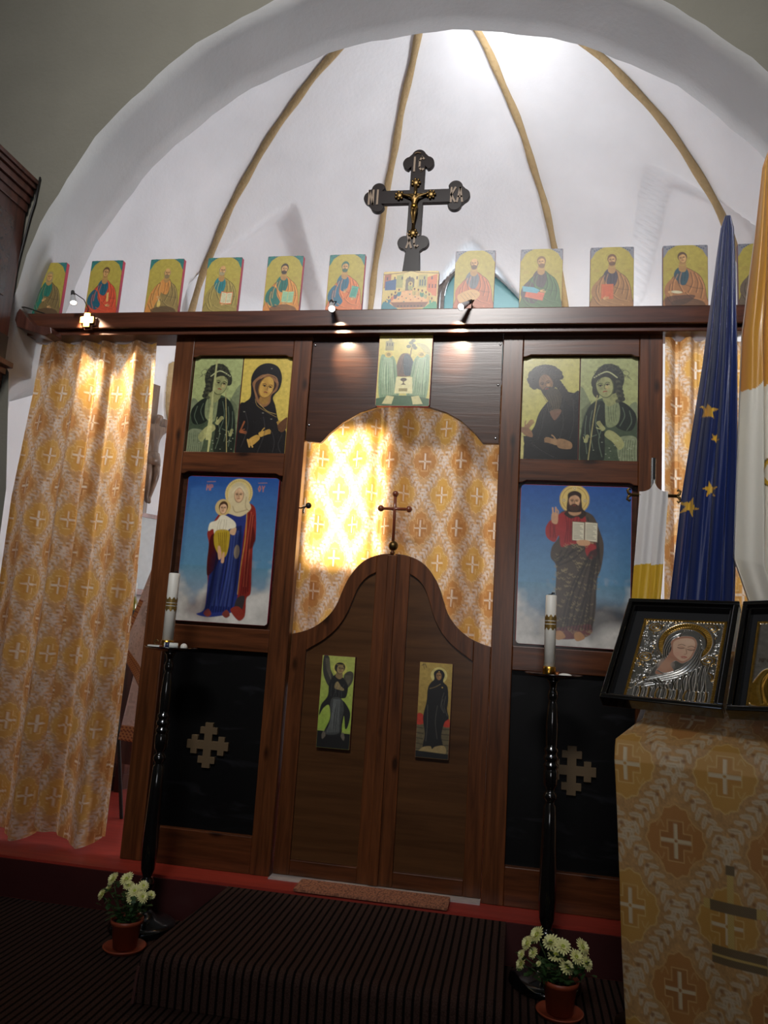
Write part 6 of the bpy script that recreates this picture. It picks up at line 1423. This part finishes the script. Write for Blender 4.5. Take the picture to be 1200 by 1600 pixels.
spot('small steel spotlight pointing down above the left curtain', (-1.866, -.165, 2.925), (-1.885, -.150, 2.975), (-1.838, -.07, 2.905), (-1.68, .04, 2.55), 90, 70)
spot('small lit spotlight clipped on the beam left of the middle', (-.376, -.160, 2.872), (-.392, -.118, 2.920), (-.392, -.075, 2.905), (-.30, .03, 2.66), 26, 46)
spot('small lit spotlight clipped on the beam right of the middle', (.300, -.172, 2.868), (.332, -.122, 2.912), (.348, -.075, 2.905), (.27, .03, 2.68), 22, 46)
# assumed flood lamp, unseen on the back of the arch wall, for the bright dome spot
t = thing('assumed_floodlight', 'assumed flood lamp on the chancel side of the arch crown, out of view', 'lamp', (.35, .27, 4.98))
bm = B(); box(bm, .27, .43, .27, .33, 4.97, 5.06); obj('housing', bm, M['matt_black'], t)
light('assumed_flood_light', 'AREA', (.35, .36, 5.0), 12, (.98, .98, 1.0), (.3, 2.2, 4.1), shape='RECTANGLE', size=.22, size_y=.14)

# ---- candle stands
def candle_stand(x, y, label, gx=0.0):
    t = thing('candle_stand', label, 'candle stand', (x, y, FZ), 0, 'tall turned black candle stands')
    c = (x, y, FZ)
    bm = B(); lathe(bm, [(0, 0), (.143, 0), (.150, .012), (.146, .030), (.120, .042), (.07, .050), (.045, .07), (.035, .085), (0, .085)], c, 40); obj('base', bm, M['black'], t, True)
    prof = [(0, .085), (.026, .087), (.030, .12), (.020, .15), (.030, .175), (.036, .195), (.030, .215), (.020, .225), (.022, .235), (.031, .26), (.037, .34), (.037, .40), (.030, .62), (.026, .715), (.018, .725)]
    prof += [(.020, .735), (.028, .745), (.030, .755), (.024, .768), (.016, .775), (.022, .79), (.029, .80), (.031, .855), (.027, .862), (.026, .870), (.032, .874), (.032, .886), (.025, .892), (.025, .902), (.032, .906), (.032, .920), (.026, .926), (.026, .936), (.030, .940), (.030, .952), (.022, .958)]
    prof += [(.024, .97), (.026, 1.05), (.020, 1.14), (.015, 1.150), (.021, 1.165), (.023, 1.180), (.018, 1.195), (.013, 1.205), (.018, 1.23), (.03, 1.245), (0, 1.246)]
    bm = B(); lathe(bm, prof, c, 28); obj('column', bm, M['black'], t, True)
    bm = B(); lathe(bm, [(0, 1.246), (.05, 1.248), (.10, 1.256), (.122, 1.266), (.124, 1.270), (.11, 1.266), (.05, 1.258), (0, 1.256)], c, 40); obj('drip_plate', bm, M['black'], t, True)
    return FZ + 1.258
def candle(x, y, z, r, h, label, band_z, cup=True):
    t = thing('candle', label, 'candle', (x, y, z), 0, 'tall white candles')
    zc = z
    if cup: bm = B(); lathe(bm, [(0, 0), (r + .004, 0), (r + .004, .040), (r + .002, .042), (0, .042)], (x, y, z), 24); obj('candle_cup', bm, M['brass'], t, True); zc = z + .030
    bm = B(); lathe(bm, [(0, 0), (r, 0), (r, h - .004), (r - .003, h), (0, h - .004)], (x, y, zc), 28); obj('wax', bm, M['wax'], t, True)
    bm = B(); ball(bm, (x, y, zc + h), r * .7, (1, 1, .3), 10); tube(bm, [(x, y, zc + h - .002), (x + .004, y, zc + h + .010), (x + .014, y, zc + h + .008)], .004, 6); obj('burnt_wick', bm, M['wick'], t, True)
    bm = B(); rr = r + .0012; n = 48; zb = zc + band_z
    for z0, z1, ph in ((0, .020, 0), (.024, .034, None), (.038, .058, 0)):
        top = []; bot = []
        for k in range(n):
            a = 2 * PI * k / n; wv = .006 * math.cos(a * 8) if ph is not None else 0
            top.append(bm.verts.new((x + rr * math.cos(a), y + rr * math.sin(a), zb + z1 + (wv if z0 > .03 else 0)))); bot.append(bm.verts.new((x + rr * math.cos(a), y + rr * math.sin(a), zb + z0 + (wv if z0 < .01 else 0))))
        for k in range(n): bm.faces.new((bot[k], bot[(k + 1) % n], top[(k + 1) % n], top[k]))
    obj('gilt_band', bm, M['gilt_lace'], t, True)
M['gilt_lace'] = simple('gilt_lace', (150, 122, 66), .4, metal=.6, noise=.6, scale=260)
zp = candle_stand(-.996, -.33, 'tall turned black candle stand before the left screen bay')
candle(-1.017, -.33, zp, .0265, .335, 'white candle with gilt lace band on the left stand', .155)
zp = candle_stand(.803, -.33, 'tall turned black candle stand before the right screen bay')
candle(.784, -.33, zp, .0245, .325, 'white candle with gilt lace band on the right stand', .175)
# bits on the drip plates
t = thing('matchbox', 'small cream matchbox on the left candle plate', 'matchbox', (-1.055, -.37, zp))
bm = B(); box(bm, -1.086, -1.026, -.395, -.362, zp + .002, zp + .017); obj('sleeve', bm, M['paper'], t, bevel=.001)
bm = B(); box(bm, -1.0255, -1.022, -.393, -.364, zp + .004, zp + .015); obj('tray', bm, M['terra'], t)
bm = B(); pts = [(-1.054 + .011 * math.cos(a), -.37, zp + .030 + .011 * math.sin(a)) for a in [2 * PI * k / 14 for k in range(13)]]; tube(bm, pts, .003, 6)
o = obj('metal_ring', bm, M['old_brass'], None, True, origin=(-1.054, -.37, zp + .018)); tag(o, 'small worn ring standing on the matchbox', 'ring')
t = thing('lighter', 'white gas lighter with blue mark lying on the left candle plate', 'lighter', (-.97, -.386, zp + .007))
bm = B(); tube(bm, [(-1.000, -.395, zp + .020), (-.940, -.378, zp + .020)], .0135, 14); obj('body', bm, M['paper'], t, True)
bm = B(); tube(bm, [(-.995, -.3935, zp + .020), (-.977, -.3885, zp + .020)], .0140, 14); obj('blue_mark', bm, simple('navy_print', (40, 48, 84), .4), t, True)
bm = B(); ball(bm, (-.912, -.372, zp + .017), .0165); o = obj('wax_ball', bm, M['wax'], None, True, origin=(-.912, -.372, zp + .001)); tag(o, 'small round ball of white wax on the left candle plate', 'ball')
bm = B(); ball(bm, (.850, -.372, zp + .010), .024, (1.2, .8, .36)); o = obj('white_pebble', bm, M['wax'], None, True, origin=(.850, -.372, zp + .001)); tag(o, 'flat oval white piece lying on the right candle plate', 'pebble')
bm = B(); tube(bm, [(.812, -.360, zp + .012), (.824, -.365, zp + .012)], .011, 10); o = obj('copper_cap', bm, simple('copper', (176, 110, 70), .3, metal=.8), None, True, origin=(.818, -.363, zp + .002)); tag(o, 'small copper coloured cap beside the right candle', 'cap')

# ---- potted chrysanthemums
def flower_mesh(parent, c, r, n_dir, rnd):
    bm = B(); Q = Vector(n_dir).normalized().to_track_quat('Z', 'Y').to_matrix().to_4x4(); T = Matrix.Translation(c) @ Q @ Matrix.Rotation(rnd.uniform(0, 6), 4, 'Z')
    for ring_, (rr, n, lift) in enumerate(((1.0, 16, .10), (.80, 14, .34), (.58, 10, .62))):
        for k in range(n):
            a = 2 * PI * (k + .5 * ring_) / n; L_ = r * rr * rnd.uniform(.88, 1.08); w = r * .12
            vs = []
            for (q, ww, zz) in ((.12, .5, .0), (.55, 1.0, lift * .55), (.88, .8, lift * .85), (1.0, .25, lift * .8)):
                for sgn in (-1, 1):
                    x = L_ * q; y = sgn * w * ww; vs.append(bm.verts.new(T @ Vector((x * math.cos(a) - y * math.sin(a), x * math.sin(a) + y * math.cos(a), zz * r))))
            for q in range(3): bm.faces.new((vs[2 * q], vs[2 * q + 1], vs[2 * q + 3], vs[2 * q + 2]))
    fl = obj('flower', bm, M['petal'], parent, True)
    bm = B(); v = bmesh.ops.create_uvsphere(bm, u_segments=10, v_segments=6, radius=r * .30)['verts']; bmesh.ops.transform(bm, matrix=T @ Matrix.Translation((0, 0, r * .10)) @ Matrix.Diagonal((1, 1, .5, 1)), verts=v)
    obj('flower_centre', bm, M['petal_core'], fl, True)
def plant(x, y, label, heads, seed, pr=.064, ph=.115, top=.155):
    rnd = random.Random(seed); t = thing('potted_chrysanthemum', label, 'potted plant', (x, y, FZ + .008), 0, 'potted chrysanthemums before the screen'); z0 = FZ + .012
    bm = B(); lathe(bm, [(0, 0), (pr * .76, 0), (pr * .96, ph * .84), (pr * 1.06, ph * .85), (pr * 1.08, ph), (pr * 1.0, ph), (pr * .92, ph * .86), (0, ph * .86)], (x, y, z0), 32); obj('pot', bm, M['terra'], t, True)
    bm = B(); lathe(bm, [(0, ph * .90), (pr * .93, ph * .87), (pr * .93, ph * .84), (0, ph * .84)], (x, y, z0), 20); obj('soil', bm, M['soil'], t)
    bs = B(); bl = B()
    base = Vector((x, y, z0 + ph * .9))
    for (px, pz, r) in heads:
        yy = y + rnd.uniform(-.05, .035); tip = Vector((px, yy, pz)); b0 = base + Vector(((px - x) * .25, (yy - y) * .25, 0)); mid = b0.lerp(tip, .55) + Vector((rnd.uniform(-.008, .008), 0, .008))
        tube(bs, [b0, mid, tip - Vector((0, 0, .004))], [.0028, .0024, .002], 6)
        flower_mesh(t, tip, r * 1.14, ((px - x) * 1.6 + rnd.uniform(-.02, .02), -.10 + rnd.uniform(-.05, .02), .13), rnd)
        for k in range(12):
            q = rnd.uniform(.1, .92); p = b0.lerp(tip, q) + Vector((rnd.uniform(-.028, .028), rnd.uniform(-.03, .02), rnd.uniform(-.02, .01)))
            d = Vector((rnd.uniform(-1, 1), rnd.uniform(-1, .4), rnd.uniform(-.35, .8))).normalized(); u, v = frame_of(d); L_ = rnd.uniform(.028, .045); w = L_ * .34
            P = [p, p + d * L_ * .3 + u * w * .8, p + d * L_ * .5 + u * w * .55, p + d * L_ * .7 + u * w * .9, p + d * L_, p + d * L_ * .7 - u * w * .9, p + d * L_ * .5 - u * w * .55, p + d * L_ * .3 - u * w * .8]
            vs = [bl.verts.new(a + (v * .004 if i in (0, 4) else Vector())) for i, a in enumerate(P)]; bl.faces.new(vs)
    obj('stems', bs, M['stem'], t, True); f = obj('foliage', bl, M['leaf'], t); f['kind'] = 'stuff'
    t3 = thing('saucer', 'terracotta saucer under the ' + ('left' if x < 0 else 'right') + ' flower pot', 'saucer', (x, y, FZ), 0, 'saucers under the flower pots')
    R_ = .088; bm = B(); lathe(bm, [(0, .001), (R_ * .86, .001), (R_, .014), (R_ + .003, .018), (R_ - .004, .020), (R_ * .84, .008), (0, .008)], (x, y, FZ), 40); obj('dish', bm, M['terra'], t3, True)
HL = [(-1.030, .100, .026), (-.985, .095, .028), (-1.075, .030, .024), (-1.050, .055, .018), (-.930, .060, .027), (-.905, .075, .022), (-.880, .050, .024), (-.945, .028, .028), (-.990, .020, .015), (-.870, .040, .018), (-.965, .075, .022)]
plant(-.960, -.556, 'potted pale yellow chrysanthemum at the left of the carpeted step', HL, 4)
HR = [(.758, .095, .032), (.722, .062, .028), (.810, .075, .032), (.855, .072, .030), (.830, .035, .030), (.905, .040, .028), (.930, .065, .030), (.942, .030, .026), (.872, .000, .030), (.745, .030, .022), (.700, -.015, .024), (.800, -.025, .012), (.765, .005, .012), (.700, .030, .018)]
plant(.850, -.570, 'potted pale yellow chrysanthemum at the right of the carpeted step', HR, 9, pr=.066, ph=.12)

# ---- carved altarpiece at the left wall, only its side is seen
t = thing('carved_altarpiece', 'dark red-brown carved altarpiece side with cornice at the left picture edge', 'altarpiece', (-2.6, -.5, FZ))
XS = -2.190
def ab(x1, y0, z0, z1, nm, bev=.003): bm = B(); box(bm, -3.0, x1, y0, -.235, z0, z1); return obj(nm, bm, M['cabinet'], t, bevel=bev)
ab(XS, -.62, 2.70, 3.46, 'upper_body')
for k, (dx, dy, z0, z1) in enumerate(((.010, .02, 3.44, 3.49), (.020, .04, 3.49, 3.53), (.032, .06, 3.535, 3.575), (.045, .09, 3.58, 3.605), (.055, .11, 3.608, 3.635))): ab(XS + dx, -.62 - dy, z0, z1, 'cornice_moulding', .004)
bm = B(); box(bm, -3.0, XS + .004, -.60, -.32, 2.90, 3.36); obj('side_panel', bm, M['board'], t, bevel=.002)
bm = B(); prism(bm, [(-.66, 2.55), (-.235, 2.55), (-.235, 2.70), (-.66, 2.70)], -3.0, XS + .004, axis='x'); obj('neck', bm, M['matt_black'], t)
for dx, z0, z1 in ((.095, 2.515, 2.545), (.055, 2.48, 2.515), (.035, 2.40, 2.48)): ab(XS - .035 + dx, -.64 - dx, z0, z1, 'ledge_moulding', .003)
ab(XS - .02, -.60, FZ, 2.40, 'lower_body')
# cable along the wall
bm = B(); tube(bm, [(-2.135, -.232, 3.66), (-2.145, -.232, 3.50), (-2.16, -.232, 3.42), (-2.19, -.232, 3.18), (-2.205, -.232, 3.0), (-2.225, -.232, 2.88), (-2.235, -.232, 2.76), (-2.245, -.232, 2.60)], .006, 6)
tube(bm, [(-2.225, -.232, 2.87), (-2.24, -.20, 2.89), (-2.20, -.12, 2.925), (-2.14, -.06, 2.920), (-2.05, .02, 2.912)], .0035, 6)
o = obj('cable', bm, M['cable'], None, True, origin=(-2.2, -.23, 2.9)); tag(o, 'black cable running down the wall beside the beam end', 'cable')

# ---- things on the chancel wall seen in the gap at left
cyl = lambda a, r=2.44: (r * math.cos(math.radians(a)), .30 + r * math.sin(math.radians(a)))
t = thing('wall_crucifix', 'carved wooden crucifix on the white chancel wall', 'crucifix', (-2.17, 1.50, 2.2))
cx_, cy_ = -2.16, 1.44; yw = math.radians(151 - 90 - 180 + 90); 
d = Vector((math.cos(math.radians(61)), math.sin(math.radians(61)), 0)) ; nrm = Vector((math.cos(math.radians(-29)), math.sin(math.radians(-29)), 0)); c0 = Vector((-2.165, 1.42, 0))
def wbox(bm, a0, a1, n0, n1, z0, z1): box(bm, a0, a1, n0, n1, z0, z1, Matrix(((d.x, nrm.x, 0, c0.x), (d.y, nrm.y, 0, c0.y), (0, 0, 1, 0), (0, 0, 0, 1))))
bm = B(); wbox(bm, -.035, .035, 0, .022, 1.98, 2.98); wbox(bm, -.26, .26, 0.001, .023, 2.66, 2.735); obj('cross', bm, M['carvedwood'], t, bevel=.003)
corpus('figure', t, c0.x + nrm.x * .055, c0.y + nrm.y * .055, 2.42, .78, 'carvedwood', yaw=math.radians(61))
bm = B(); lathe(bm, [(.02, 0), (.075, .004), (.072, .05), (.060, .10), (.02, .105)], (c0.x + nrm.x * .055, c0.y + nrm.y * .055, 2.34), 16); obj('loincloth', bm, M['carvedwood'], t, True)
# wooden rail and paneling strip on the wall
bm = B(); wbox(bm, -.15, .42, -.02, .03, 1.955, 1.985); o = obj('trim_8', bm, M['cherry']); o['kind'] = 'structure'
bm = B(); wbox(bm, -.15, .42, -.01, .02, 1.42, 1.955); o = obj('printed_sheet', bm, None or simple('pale_printed_sheet', (196, 204, 206), .7, noise=.12, scale=26), origin=tuple(c0 + Vector((0, 0, 1.42)))); tag(o, 'large pale sheet with faint print under the wooden rail', 'sheet')
bm = B(); wbox(bm, -.15, .42, -.02, .06, 1.38, 1.42); o = obj('trim_9', bm, M['cherry']); o['kind'] = 'structure'
# side table with bottles
t = thing('side_table', 'white topped side table behind the left curtain', 'table', (-1.92, 1.25, 0))
bm = B(); box(bm, -2.12, -1.70, 1.05, 1.42, 1.10, 1.13); obj('tabletop', bm, M['paper'], t, bevel=.003)
for x in (-2.08, -1.74):
    for y in (1.09, 1.38): bm = B(); box(bm, x - .02, x + .02, y - .02, y + .02, 0, 1.10); obj('leg', bm, M['cabinet'], t)
bm = B(); box(bm, -2.10, -1.72, 1.07, 1.085, .25, 1.10); obj('front_panel', bm, M['cabinet'], t)
t = thing('wine_bottle', 'olive glass bottle with white neck foil behind the left curtain', 'bottle', (-1.985, 1.12, 1.13))
bm = B(); lathe(bm, [(0, 0), (.036, .002), (.037, .16), (.030, .19), (.015, .225), (.015, .24), (0, .24)], (-1.985, 1.12, 1.131), 20); obj('glass_body', bm, M['glassgreen'], t, True)
bm = B(); lathe(bm, [(0, .24), (.0165, .225), (.0165, .315), (.013, .32), (0, .32)], (-1.985, 1.12, 1.131), 16); obj('neck_foil', bm, M['paper'], t, True)
bm = B(); lathe(bm, [(.0375, .04), (.0380, .05), (.0380, .12), (.0375, .13)], (-1.985, 1.12, 1.131), 20); obj('label', bm, M['matt_black'], t, True)
bm = B(); box(bm, -2.085, -2.035, 1.09, 1.14, 1.131, 1.345); o = obj('carton', bm, M['paper'], origin=(-2.06, 1.11, 1.131), bevel=.003); tag(o, 'narrow white carton standing beside the olive bottle', 'carton')
